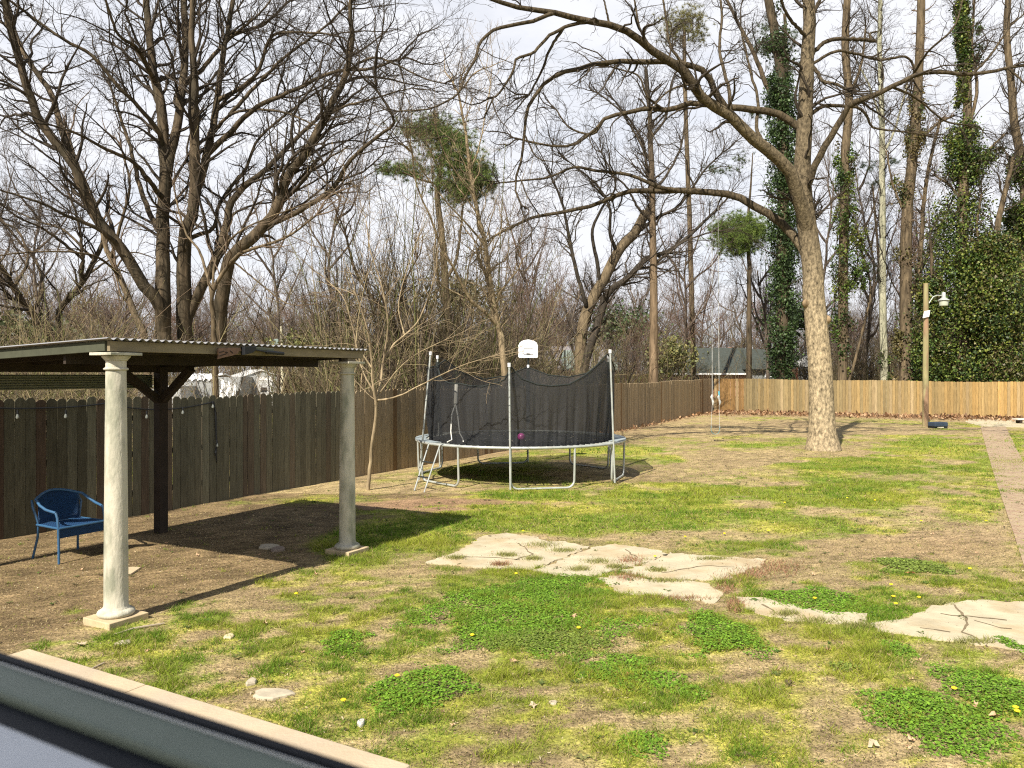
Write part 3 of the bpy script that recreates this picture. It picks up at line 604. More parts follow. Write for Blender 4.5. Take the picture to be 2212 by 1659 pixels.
def leg_u(a0, a1):
    p, q = ring(a0, TR, TH - .02), ring(a1, TR, TH - .02); pb, qb = ring(a0, TR - .02, .03), ring(a1, TR - .02, .03); d = (qb - pb).normalized()
    rad = .14; path = [p, p.lerp(pb, .45)]
    for k in range(6):
        t = k / 5 * math.pi / 2; path.append(pb + d * rad * (1 - math.cos(t)) + Vector((0, 0, rad * (1 - math.sin(t)))))
    for k in range(6):
        t = (5 - k) / 5 * math.pi / 2; path.append(qb - d * rad * (1 - math.cos(t)) + Vector((0, 0, rad * (1 - math.sin(t)))))
    path += [q.lerp(qb, .45), q]
    MB().tube(path, .022, 10).build('leg', M_TUBE, tr, smooth=True)
for k in range(6): leg_u(-5.3 + 60 * k, 27 + 60 * k)
M_FOAM = mat('black_foam', (.02, .024, .022), .9)
def pole(deg, tx, ty, td, sleeve=False, bend=.85):
    b = ring(deg, TR + .05, .03); t = P(tx, ty, td); md = b.lerp(t, .4) + Vector((0, 0, 0))
    o = MB().tube([b, md, t], .019, 10).build('net_pole', M_TUBE, tr, smooth=True)
    MB().tube([t + Vector((0, 0, -.03)), t + Vector((0, 0, .045))], .032, 12).build('pole_cap', mat('grey_cap', (.6, .6, .6), .4), o)
    if sleeve: MB().tube([md + (t - md) * .02, md + (t - md) * .93], .045, 10).build('foam_sleeve', M_FOAM, o)
    return t
TP = {}
TP[-5.3] = pole(-5.3, 1100, 789, 14.3)
TP[54.7] = pole(54.7, 1318, 760, 15.2)
TP[114.7] = pole(114.7, 1314, 772, 17.45, True)
TP[174.7] = pole(174.7, 1141, 792, 18.6, True)
TP[234.7] = pole(234.7, 945, 772, 17.8, True)
TP[294.7] = pole(294.7, 930, 764, 15.6)
# door frame of the net: short pole splitting in two straps
dp = [P(986, 829, 15.3), P(984, 872, 15.25)]
MB().tube(dp, .036, 8).build('door_pole', mat('white_sleeve', (.62, .6, .52), .7), tr)
M_STRAP = mat('white_strap', (.6, .6, .55), .7)
MB().tube([dp[1], P(976, 895, 15.2), P(974, 932, 15.1), P(976, 950, 15.05), P(966, 955, 14.95)], .012, 6).build('strap', M_STRAP, tr)
MB().tube([dp[1], P(989, 900, 15.2), P(993, 936, 15.1), P(1000, 948, 15.0), P(1001, 955, 14.95)], .012, 6).build('strap', M_STRAP, tr)
# safety net: angle (deg from the front), radius and height of its top edge
def netmat():
    m = bpy.data.materials.new('black_netting'); m.use_nodes = True; t = m.node_tree; b = t.nodes['Principled BSDF']; b.inputs['Base Color'].default_value = (.012, .013, .014, 1); b.inputs['Roughness'].default_value = .8
    b.inputs['Alpha'].default_value = .66; return m
TOPS = [(-61, 1.93, 2.33), (-55, 1.95, 2.08), (-46, 1.97, 1.99), (-36, 1.99, 1.98), (-30, 1.99, 1.945), (-22, 1.99, 1.93), (-14, 2.0, 2.00), (-9, 2.04, 2.06), (-5.3, 2.10, 2.30), (0, 2.05, 2.08), (8, 2.0, 1.975), (16, 2.0, 1.94), (27, 2.0, 1.97), (38, 2.0, 2.14), (46, 2.03, 2.32), (54.7, 2.10, 2.57),
        (70, 2.03, 2.34), (85, 2.0, 2.22), (100, 2.0, 2.26), (114.7, 2.10, 2.48), (130, 2.02, 2.19), (145, 2.0, 2.10), (160, 2.02, 2.15), (174.7, 2.10, 2.34), (190, 2.02, 2.12), (205, 2.0, 2.06), (220, 2.02, 2.18), (234.7, 2.10, 2.5), (250, 2.02, 2.3), (265, 2.0, 2.22), (280, 2.0, 2.3), (299, 1.93, 2.33)]
n = 360; ta = np.array([t[0] for t in TOPS]); vs = []; fs = []; NV = 14; topline = []
for i in range(n):
    a = -61 + 360 * i / n; rr = np.interp(a, ta, [t[1] for t in TOPS]); zt = np.interp(a, ta, [t[2] for t in TOPS]); zt -= 0
    fold = .03 * math.sin(a * .55) + .02 * math.sin(a * 1.3 + 1) + .02 * math.sin(a * .21)
    ga = min(1, abs((a - 50) / 12)) if 38 < a < 62 else 1
    for j in range(NV + 1):
        q = j / NV; rad = rr + (1.93 - rr) * (1 - q) ** 1.2 + fold * (1 - q) * 1.3 * math.sin(q * 3.1) * 1.2 + .02 * math.sin(a * 2.3) * (1 - q)
        vs.append(ring(a, rad, TH + .01 + (zt - TH) * q))
    topline.append(vs[-1])
for i in range(n):
    i2 = (i + 1) % n
    for j in range(NV): fs.append((i * (NV + 1) + j, i2 * (NV + 1) + j, i2 * (NV + 1) + j + 1, i * (NV + 1) + j + 1))
nt_ = MB().add(vs, fs).build('safety_net', netmat(), tr, smooth=False); nt_.data.polygons.foreach_set('use_smooth', [True] * len(nt_.data.polygons))
MB().tube(topline + [topline[0]], .014, 6, cap=False).build('net_edge', M_FOAM, nt_)
for k, t_ in TP.items():
    a = k if k > -61 else k + 360; MB().tube([t_, ring(a, 2.10, float(np.interp(a, ta, [q[2] for q in TOPS])))], .006, 5).build('tie', M_BLK, tr)
# spring pad remnants on both sides
for a0, a1 in ((-112, -52), (62, 118)):
    vs = []; fs = []; m_ = 16
    for i in range(m_ + 1):
        a = a0 + (a1 - a0) * i / m_; vs += [ring(a, TR + .02, TH + .034), ring(a, MR + .02, TH + .03)]
    for i in range(m_): k = i * 2; fs.append((k, k + 2, k + 3, k + 1))
    o = MB().add(vs, fs).build('spring_pad', M_PAD, tr); o.modifiers.new('t', 'SOLIDIFY').thickness = .012
# small backboard on the rear pole
bb = TP[174.7] + Vector((0, -.05, 0)); Mw = mat('white_backboard', (.82, .82, .80), .4)
out = []
for (x_, z_) in [(-.235, .02), (-.22, 0), (.22, 0), (.235, .02), (.235, .30), (.20, .37), (.12, .42), (0, .44), (-.12, .42), (-.20, .37), (-.235, .30)]: out.append(P(1141, 773, 18.5) + Vector((x_, 0, z_)))
bo = MB().prism(out, (0, .03, 0)).build('backboard', Mw, tr, bevel=.008)
M_LINE = mat('grey_line', (.45, .45, .46), .5); c0 = P(1141, 773, 18.5) + Vector((0, -.006, 0))
for a_, b_ in (((-.11, .09), (-.11, .24)), ((.11, .09), (.11, .24)), ((-.11, .24), (.11, .24)), ((-.11, .09), (.11, .09))): MB().bar(c0 + Vector((a_[0], 0, a_[1])), c0 + Vector((b_[0], 0, b_[1])), .01, .014, up=Vector((0, 1, 0))).build('target_line', M_LINE, bo)
MB().bar(c0 + Vector((-.045, -.01, .10)), c0 + Vector((.045, -.01, .10)), .03, .02).build('hoop_bracket', mat('bracket', (.2, .2, .2), .5), bo)
MB().tube([TP[174.7] + Vector((0, .02, -.2)), c0 + Vector((0, .06, .1))], .02, 8).build('backboard_arm', M_FOAM, tr)
# ladder
ld = empty('ladder', G(905, 1061), 'thin metal ladder leaning on the left front of the trampoline rim', 'ladder')
la, lb, lc, ld_ = G(895, 1060), G(916, 1064), ring(-50, TR + .04, TH + .03), ring(-42, TR + .04, TH + .03)
lc = P(926, 960, lc.y); ld_ = P(950, 962, ld_.y)
for a_, b_ in ((la, lc), (lb, ld_)): MB().tube([a_, b_], .014, 8).build('rail', M_TUBE, ld, smooth=True)
for t_ in (.30, .62): MB().bar(la.lerp(lc, t_), lb.lerp(ld_, t_), .05, .018).build('rung', M_FOAM, ld)
# ball
bc = P(1126, 944, 16.0); bc.z = TH - .012 + .082
ico = bmesh.new(); bmesh.ops.create_uvsphere(ico, u_segments=32, v_segments=20, radius=.08, matrix=Matrix.Translation(bc)); me = bpy.data.meshes.new('ball'); ico.to_mesh(me); ico.free()
me.polygons.foreach_set('use_smooth', [True] * len(me.polygons)); me.materials.append(mat('purple_rubber', (.36, .05, .22), .35, noise=.1, scale=20, spec=.5))
tag(link('ball', me), 'small purple ball lying on the trampoline mat', 'ball')
# rain-faded leaves and chalky specks on the mat
r = np.random.default_rng(9); k = 160; a = r.uniform(0, 360, k); rd = 1.8 * np.sqrt(r.random(k)); vs = []
for i in range(k):
    c = ring(a[i], rd[i], TH + .004); s = r.uniform(.006, .018); q = r.uniform(0, 3.1); dx = Vector((math.cos(q), math.sin(q), .1)) * s; dy = Vector((-math.sin(q), math.cos(q), .2)) * s * .6; vs += [c - dx, c - dy, c + dx, c + dy]
tag(link('leaf_debris', npmesh('leaf_debris', np.array([tuple(v) for v in vs]), Q=np.arange(len(vs)).reshape(-1, 4), m=mat('dry_leaf_bits', (.42, .36, .27), .9))), 'dry leaf crumbs scattered on the black trampoline mat', 'debris', kind='stuff')

# ------------------------------------------------------------------ yard lamp, box, swing, stones
M_PINE = mat('greenish_pole', (.25, .225, .11), .85, noise=.25, scale=5, stretch=(1, 1, .2), col2=(.24, .15, .09), thr=(.45, .6))
LB = G(1999, 921); DL = LB.y
lp = empty('yard_lamp', LB, 'wooden pole with grey yard light near the far fence', 'lamp post')
MB().tube([LB + Vector((0, 0, -.1)), P(2000, 700, DL), P(2000, 612, DL)], [.12, .105, .095], 16).build('pole', M_PINE, lp, smooth=True)
M_ALU = mat('grey_aluminium', (.40, .42, .39), .4, metal=.3)
arm_ = MB().tube([P(2007, 655, DL), P(2011, 648, DL), P(2016, 641, DL), P(2024, 638, DL), P(2040, 638.5, DL)], .022, 8).build('arm', M_ALU, lp, smooth=True)
MB().tube([P(2007, 632, DL), P(2014, 640, DL)], .016, 6).build('arm_stay', M_ALU, lp)
lc0 = P(2038.5, 648, DL)
MB().lathe(lc0, [(.06, .32), (.075, .30), (.08, .10), (.2, .01), (.23, -.02), (.19, -.03)], 20).build('lamp_head', M_ALU, lp, smooth=True)
MB().lathe(lc0, [(.17, -.03), (.18, -.06), (.165, -.24), (.12, -.25)], 20).build('lamp_glass', mat('ribbed_lens', (.36, .38, .30), .3, bump=.5, bscale=40), lp, smooth=True)
MB().prism([P(1997, 672, DL - .16), P(2009.5, 670, DL - .16), P(2007, 684, DL - .16), P(1993.5, 687, DL - .16)], (0, .02, 0)).build('sign_plate', mat('white_plate', (.8, .8, .77), .5), lp)
bx = empty('tool_box', G(2026, 925), 'small dark box lying at the foot of the yard lamp pole', 'box')
bb_ = G(2026, 925); MB().box(bb_ + Vector((0, 0, .16)), (.30, .06, 0), (-.04, .2, 0), (0, 0, .09)).build('lid', mat('dark_blue_box', (.03, .045, .07), .5), bx, bevel=.03)
MB().box(bb_ + Vector((-.22, 0, .05)), (.07, .01, 0), (-.02, .18, 0), (0, 0, .06)).build('foot', M_BLK, bx); MB().box(bb_ + Vector((.22, .03, .05)), (.07, .01, 0), (-.02, .18, 0), (0, 0, .06)).build('foot', M_BLK, bx)
MB().box(bb_ + Vector((.01, -.12, .07)), (.14, .02, 0), (-.01, .05, 0), (0, 0, .045)).build('tray', mat('pale_tray', (.6, .55, .45), .6), bx)
bn = G(2204, 915); be = empty('bench', bn, 'low pale bench partly cut by the right edge near the far fence', 'bench')
MB().box(bn + Vector((.35, 0, .20)), (.6, 0, 0), (0, .2, 0), (0, 0, .03)).build('seat', mat('pale_bench', (.55, .5, .42), .8), be); MB().box(bn + Vector((-.05, 0, .08)), (.05, 0, 0), (0, .15, 0), (0, 0, .085)).build('leg', M_DARKW, be); MB().box(bn + Vector((.8, 0, .08)), (.05, 0, 0), (0, .15, 0), (0, 0, .085)).build('leg', M_DARKW, be)

SD = 25.0
sw = empty('rope_swing', P(1546, 935, SD), 'rope swing with a blue seat hanging from the big tree limb', 'swing')
M_ROPE = mat('grey_rope', (.42, .42, .40), .9)
for (x0, x1, xb) in ((1538, 1538.5, 1536), (1551, 1553.5, 1554)):
    MB().tube([P(x0, 424, SD), P((x0 + x1) / 2, 650, SD), P(x1, 852, SD)], .009, 6).build('rope', M_ROPE, sw)
    MB().tube([P(x1, 852, SD), P(x1 - 1.5, 858, SD), P(x1 + .5, 864, SD), P(x1 + 2, 869, SD), P(x1 + 1, 875, SD)], [.02, .045, .03, .04, .015], 8).build('knot', M_ROPE, sw)
    MB().tube([P(x1, 875, SD), P(xb, 924, SD)], .006, 6).build('chain', M_ROPE, sw)
MB().tube([P(1553, 845, SD), P(1553.5, 857, SD)], .028, 8).build('knot', mat('blue_rope', (.12, .4, .5), .8), sw)
vs = []; fs = []
q_ = [(1537, 921), (1536, 928), (1539, 935), (1545, 938), (1551, 936), (1554, 929), (1555, 921)]
for i, (a_, b_) in enumerate(q_): vs += [P(a_, b_, SD - .1), P(a_, b_, SD + .1)]
for i in range(len(q_) - 1): k = i * 2; fs.append((k, k + 1, k + 3, k + 2))
o = MB().add(vs, fs).build('seat', mat('teal_belt', (.06, .22, .26), .6), sw); o.modifiers.new('t', 'SOLIDIFY').thickness = .012

def rock(px, py, rx, ry, h, label, m, seed, name='stone'):
    r = random.Random(seed); c = G(px, py); a_ = rx / F * c.y; b_ = (G(px, py - ry).y - G(px, py + ry).y) / 2; vs = []; n = 14
    for z, k in ((-.01, 1.0), (h * .7, .97), (h, .8)):
        for i in range(n):
            t = 2 * math.pi * i / n; q = k * (1 + .12 * math.sin(3 * t + seed) + .07 * math.sin(5 * t + 2 * seed)); vs.append(c + Vector((math.cos(t) * a_ * q, math.sin(t) * b_ * q, z)))
    fs = [(l * n + i, l * n + (i + 1) % n, (l + 1) * n + (i + 1) % n, (l + 1) * n + i) for l in (0, 1) for i in range(n)] + [tuple(2 * n + i for i in range(n))]
    return tag(MB().add(vs, fs).build(name, m), label, 'stone')
M_STONE = mat('pale_stone', (.38, .33, .24), .9, noise=.2, scale=12, bump=.4)
rock(588, 1502, 44, 12, .022, 'flat pale stepping stone in the grass in front of the porch slab', M_STONE, 1, 'stepping_stone')
rock(543, 1478, 11, 7, .03, 'small white block just behind the flat stepping stone', M_STONE, 2)
rock(495, 1378, 11, 5, .025, 'small yellowish stone on bare soil right of the left column', mat('yellow_stone', (.5, .42, .25), .9), 3)
rock(268, 1391, 17, 5, .02, 'long grey stone on the soil left of the left column base', M_STONE, 4)
rock(780, 1567, 8, 6, .03, 'white pebble near the tip of the porch slab', mat('white_pebble', (.5, .48, .42), .8), 5)
rock(1195, 1520, 9, 4, .015, 'flat stone chip below the middle clover patches', M_STONE, 6)
rock(580, 1183, 22, 5, .03, 'grey rubble stone in the shade of the shelter', M_STONE, 7)
rock(600, 1189, 14, 5, .035, 'broken brick lump in the shade beside the grey rubble stone', mat('dull_brick', (.22, .17, .13), .9), 8)
rock(1082, 1004, 16, 4, .03, 'dirty stone beside the fence foot left of the trampoline', M_STONE, 9) if False else None
tag(MB().prism([G(*p) + Vector((0, 0, .0)) for p in [(255, 1232), (285, 1228), (304, 1229), (283, 1243), (255, 1249)]], (0, 0, .02)).build('plank', mat('pale_ply', (.45, .36, .23), .8, noise=.15)), 'pale offcut of board on the dirt behind the left column', 'plank')
tag(MB().tube([G(245, 1375) + Vector((0, 0, .015)), G(290, 1362) + Vector((0, 0, .02)), G(355, 1350) + Vector((0, 0, .015))], [.006, .009, .007], 6).build('stick', mat('grey_stick', (.34, .28, .2), .9)), 'long thin stick on the ground right of the left column base', 'stick')
tag(MB().tube([G(178, 1456) + Vector((0, 0, .01)), G(225, 1436) + Vector((0, 0, .015))], .006, 6).build('stick', mat('dry_stick', (.34, .28, .2), .9)), 'short dry stick lying beside the back edge of the porch slab', 'stick')

# fallen leaves big enough to see one by one
M_DRY = [mat('dry_leaf_tan', (.46, .30, .18), .8), mat('dry_leaf_orange', (.45, .19, .09), .8), mat('dry_leaf_pale', (.42, .33, .22), .8)]
def leafshape(c, s, seed):
    r = random.Random(seed); a0 = r.uniform(0, 6.28); lob = [1, .45, .85, .4, .75, .35, .3, .35, .75, .4, .85, .45]; vs = [c + Vector((0, 0, .02))]
    for i, l in enumerate(lob):
        t = a0 + i * math.pi / 6; vs.append(c + Vector((math.cos(t) * s * l, math.sin(t) * s * l, .01 + r.uniform(0, .035))))
    return MB().add(vs, [(0, i + 1, (i + 1) % 12 + 1) for i in range(12)])
LV = [(1108, 1433, .05, 0, 'curled tan leaf in the grass below the widest clover patch'), (1238, 1337, .05, 0, 'brown leaf on the right tip of the widest clover patch'), (1150, 1531, .05, 2, 'pale lobed leaf at the bottom middle of the lawn'), (1885, 1615, .055, 2, 'large pale oak leaf near the bottom right of the lawn'),
      (1968, 1241, .07, 1, 'rust orange leaf standing on the bare patch at right'), (2150, 1553, .05, 0, 'brown leaf by the lower right clover bank'), (175, 1397, .06, 2, 'pale curled leaf on bare soil left of the column base'), (1360, 1462, .04, 1, 'small rust leaf on the lower middle clover'), (1960, 1500, .03, 2, 'small pale leaf between the lower right weeds')]
for i, (px, py, s, mi, lab) in enumerate(LV): tag(leafshape(G(px, py), s, i).build('fallen_leaf', M_DRY[mi]), lab, 'leaf')
r = random.Random(4); base_ = None
for i in range(46):
    px, py = r.uniform(60, 2180), r.uniform(1150, 1640)
    c = G(px, py); u_, v_ = c.x * .874 - c.y * .486, c.x * .486 + c.y * .874
    if v_ < 3.7: continue
    if base_ is None: base_ = leafshape(Vector((0, 0, 0)), .035, 77).mesh('fallen_leaf', M_DRY[0])
    o = bpy.data.objects.new('fallen_leaf', base_); COL.objects.link(o); o.location = c; o.rotation_euler = (r.uniform(-.3, .3), r.uniform(-.3, .3), r.uniform(0, 6)); k = r.uniform(.6, 1.2); o.scale = (k, k * .8, k)
    tag(o, 'small curled dry brown leaf lying on the lawn', 'leaf', 'small dry leaves on the lawn')
# dandelions
fl = MB().lathe((0, 0, .035), [(.004, -.006), (.017, 0), (.019, .005), (.012, .010), (.002, .011)], 10); fm = fl.mesh('flower', mat('dandelion_yellow', (.85, .62, .02), .7))
stm = MB().tube([(0, 0, 0), (0, 0, .034)], .002, 4).mesh('stem', mat('flower_stem', (.15, .25, .05), .8))
for i, (px, py) in enumerate([(742, 1524), (858, 1470), (1020, 1381), (1115, 1246), (2061, 1498), (2194, 1540), (2212 - 15, 1548), (1760, 1300), (1930, 1296), (1985, 1298), (1935, 1312), (1925, 1270), (2095, 1235), (1480, 1165), (1660, 1152), (1565, 1158), (1890, 1085), (1130, 1152), (1250, 1365), (640, 1290), (1415, 1208), (1830, 1080), (1990, 1130), (2130, 1130), (1695, 1090)]):
    e = empty('dandelion', G(px, py), 'small yellow dandelion flower open in the grass', 'flower', 'dandelions in the lawn')
    for nm, me in (('flower', fm), ('stem', stm)):
        o = bpy.data.objects.new(nm, me); COL.objects.link(o); o.parent = e

# ------------------------------------------------------------------ window frame in the foreground and the house wall around it
M_FR = mat('grey_green_frame', (.25, .28, .20), .45, noise=.06, scale=40); M_SILL = mat('pale_blue_sill', (.95, .92, .86), .5, noise=.04, scale=30); M_GASK = mat('black_gasket', (.01, .011, .014), .6); M_WALL = mat('house_siding', (.5, .48, .42), .85, noise=.08)
wf = empty('window_frame', A(-.25, .25, 1.9), 'blurred grey window frame with pale sill close to the camera', 'window frame')
zt = H - .185
MB().box(A(-.3, .2595, zt - .02), AX * .9, NX * .0125, Vector((0, 0, .02))).build('frame_rail', M_FR, wf, bevel=.003)
MB().box(A(-.3, .2755, zt - .0192), AX * .9, NX * .0030, Vector((0, 0, .0218))).build('gasket', M_GASK, wf)
MB().box(A(-.3, .2715, zt - .0185), AX * .9, NX * .0003, Vector((0, 0, .0192))).build('bead', M_SILL, wf)
MB().box(A(-.3, .238, zt - .024), AX * .9, NX * .009, Vector((0, 0, .018))).build('track', M_GASK, wf)
MB().box(A(-.3, .10, zt - .02), AX * .9, NX * .128, Vector((0, 0, .018))).build('sill', M_SILL, wf, bevel=.003)
hs = empty('house', A(0, -.5, 0), 'house wall around the window the view is taken from, with unseen roof strip shaped to shade the sill', 'house')
MB().box(A(-1.0, .20, .965), AX * 4, NX * .07, Vector((0, 0, .965))).build('wall', M_WALL, hs)
MB().box(A(-3.1, .20, 2.2), AX * 1.9, NX * .07, Vector((0, 0, .27))).build('wall', M_WALL, hs); MB().box(A(2.05, .20, 2.2), AX * .95, NX * .07, Vector((0, 0, .27))).build('wall', M_WALL, hs)
MB().box(A(-1.0, -.48, 2.53), AX * 4.2, NX * .36, Vector((0, 0, .05))).build('roof', M_DARKW, hs)  # unseen roof cut to a narrow strip: blocks sun on the sill, admits skylight

# ------------------------------------------------------------------ trees: traced main limbs, grown side branches
def tubes(Pt, Rd, s=3):
    N, K, _ = Pt.shape; T = np.gradient(Pt, axis=1); T /= np.linalg.norm(T, axis=2, keepdims=True) + 1e-9
    m = T.mean(1, keepdims=True); ref = np.where(np.abs(m[..., 2:3]) < .8, np.array([0, 0, 1.]), np.array([1., 0, 0]))
    n = np.cross(T, np.broadcast_to(ref, T.shape)); n /= np.linalg.norm(n, axis=2, keepdims=True) + 1e-9; b = np.cross(T, n)
    a = np.arange(s) * 2 * np.pi / s
    V = Pt[:, :, None, :] + (n[:, :, None, :] * np.cos(a)[None, None, :, None] + b[:, :, None, :] * np.sin(a)[None, None, :, None]) * Rd[:, :, None, None]
    idx = np.arange(N * K * s).reshape(N, K, s); i0 = idx[:, :-1]; i1 = idx[:, 1:]
    Q = np.stack([i0, np.roll(i0, -1, 2), np.roll(i1, -1, 2), i1], -1).reshape(-1, 4)
    return V.reshape(-1, 3), Q
class Acc:
    def __init__(s): s.V = []; s.Q = []; s.C = []; s.n = 0
    def add(s, V, Q, c=None):
        s.V.append(V); s.Q.append(Q + s.n); s.n += len(V)
        if c is not None: s.C.append(np.broadcast_to(np.asarray(c, float), (len(V), 3)))
    def mesh(s, name, m, smooth=True): return npmesh(name, np.concatenate(s.V), np.concatenate(s.Q), m=m, smooth=smooth, cols=np.concatenate(s.C) if s.C else None)
def norm(v): return v / (np.linalg.norm(v, axis=-1, keepdims=True) + 1e-9)
def catmull(c, K):
    c = np.asarray(c, float)
    if len(c) == 2: t = np.linspace(0, 1, K)[:, None]; return c[0] * (1 - t) + c[1] * t
    e = np.vstack([2 * c[0] - c[1], c, 2 * c[-1] - c[-2]]); L = np.concatenate([[0], np.cumsum(np.linalg.norm(np.diff(c[:, :3], axis=0), axis=1))]); t = np.linspace(0, L[-1], K)
    i = np.clip(np.searchsorted(L, t, side='right') - 1, 0, len(c) - 2); f = ((t - L[i]) / (L[i + 1] - L[i] + 1e-9))[:, None]; a, b, d, g_ = e[i], e[i + 1], e[i + 2], e[i + 3]
    return .5 * (2 * b + (d - a) * f + (2 * a - 5 * b + 4 * d - g_) * f ** 2 + (-a + 3 * b - 3 * d + g_) * f ** 3)
def grow(Pt, Rd, per_m, tmin, lmin, lmax, ang, K, wig, up, rk, rmax, r, rmin=.002, falloff=.5, droop=0):
    N, Kp, _ = Pt.shape; L = np.linalg.norm(np.diff(Pt, axis=1), axis=2).sum(1)
    cnt = r.poisson(L * per_m * (1 - tmin)) + 0; idx = np.repeat(np.arange(N), cnt); M = len(idx)
    if M == 0: return np.zeros((0, K, 3)), np.zeros((0, K))
    t = tmin + (1 - tmin) * r.random(M) ** .9; f = t * (Kp - 1); i = np.minimum(f.astype(int), Kp - 2); f = (f - i)[:, None]
    p0 = Pt[idx, i] * (1 - f) + Pt[idx, i + 1] * f; T = norm(Pt[idx, i + 1] - Pt[idx, i]); rad = Rd[idx, i] * (1 - f[:, 0]) + Rd[idx, i + 1] * f[:, 0]
    rv = norm(r.normal(0, 1, (M, 3))); pr = norm(rv - T * (rv * T).sum(1, keepdims=True)); a = r.uniform(ang[0], ang[1], M)[:, None] * np.pi / 180
    d = T * np.cos(a) + pr * np.sin(a); d[:, 2] += up; d = norm(d)
    l = r.uniform(lmin, lmax, M) * (1 - falloff * t) ; l = np.minimum(l, L[idx] * .9 + .1); step = (l / (K - 1))[:, None]
    out = np.empty((M, K, 3)); out[:, 0] = p0
    for k in range(1, K):
        out[:, k] = out[:, k - 1] + d * step; d = d + r.normal(0, wig, (M, 3)); d[:, 2] += up * .45 - droop; d = norm(d)
    r0 = np.minimum(rad * rk, rmax) * r.uniform(.6, 1, M); tt = np.linspace(0, 1, K)[None]
    return out, np.maximum(r0[:, None] * (1 - .75 * tt), rmin)
def bark(name, c1, c2, **k): return mat(name, c1, .95, noise=k.get('noise', .62), scale=k.get('scale', 9), stretch=(1, 1, .16), col2=c2, bump=k.get('bump', 1.0), bscale=k.get('bscale', 14), spec=.05)
B_DARK = bark('dark_bark', (.045, .038, .026), (.10, .075, .048))
B_BROWN = bark('brown_bark', (.135, .102, .062), (.075, .058, .038))
B_MIX = mat('graded_bark', (1, 1, 1), .95, noise=.62, scale=9, stretch=(1, 1, .16), attr='col', bump=1.0, bscale=14, spec=.05)  # bark tone set per vertex by stem thickness
def mixbark(lo, hi, r0, r1):                      # stout stems carry the pale old bark, thin limbs the dark young bark
    lo, hi = np.array(lo), np.array(hi)
    return lambda Pt, Rd: lo + (hi - lo) * sstep((r0 - Rd) / (r0 - r1))[..., None]
B_PALE = bark('pale_bark', (.29, .23, .14), (.19, .145, .09))
B_YARD = mat('plated_bark', (1, 1, 1), .95, noise=.85, scale=15, stretch=(1, 1, .55), attr='col', bump=1.0, bscale=26, spec=.1)
B_SYC = bark('white_bark', (.36, .345, .25), (.22, .22, .15))
B_TWIG = mat('twig', (.05, .04, .03), .9, spec=.1); B_TWIG2 = mat('brown_twig', (.13, .095, .065), .9, spec=.1); B_TWIGP = mat('pale_twig', (.24, .185, .115), .9, spec=.1)
def limbs3d(limbs, D, r, K=26):
    Ps = []; Rs = []
    for lm in limbs:
        pts, w0, w1, d0, d1 = lm[:5]; n = len(pts); C = []
        for i, p in enumerate(pts):
            t = i / (n - 1); d = D + d0 + (d1 - d0) * t; wk = 1.22 if D == 20 else 1.0
            v = P(p[0], p[1], d); C.append((v.x, v.y, v.z, wk * (w0 + (w1 - w0) * t ** .9) / 2 / F * d))
        q = catmull(C, K)
        if Ps:                                    # root the limb on the stem it grows from
            B = np.concatenate(Ps); a_ = (q[0, 0] / q[0, 1], (q[0, 2] - H) / q[0, 1]); dd = np.hypot(B[:, 0] / B[:, 1] - a_[0], (B[:, 2] - H) / B[:, 1] - a_[1]); j = int(np.argmin(dd))
            if dd[j] < 26 / F: q[:, :3] += (B[j] - q[0, :3])[None] * ((1 - np.linspace(0, 1, K)) ** 3)[:, None]
        q[1:-1, :3] += r.normal(0, .35, (K - 2, 3)) * np.minimum(q[1:-1, 3:4] * .5, .03)
        Ps.append(q[:, :3]); Rs.append(np.maximum(q[:, 3], .003))
    return np.array(Ps), np.array(Rs)
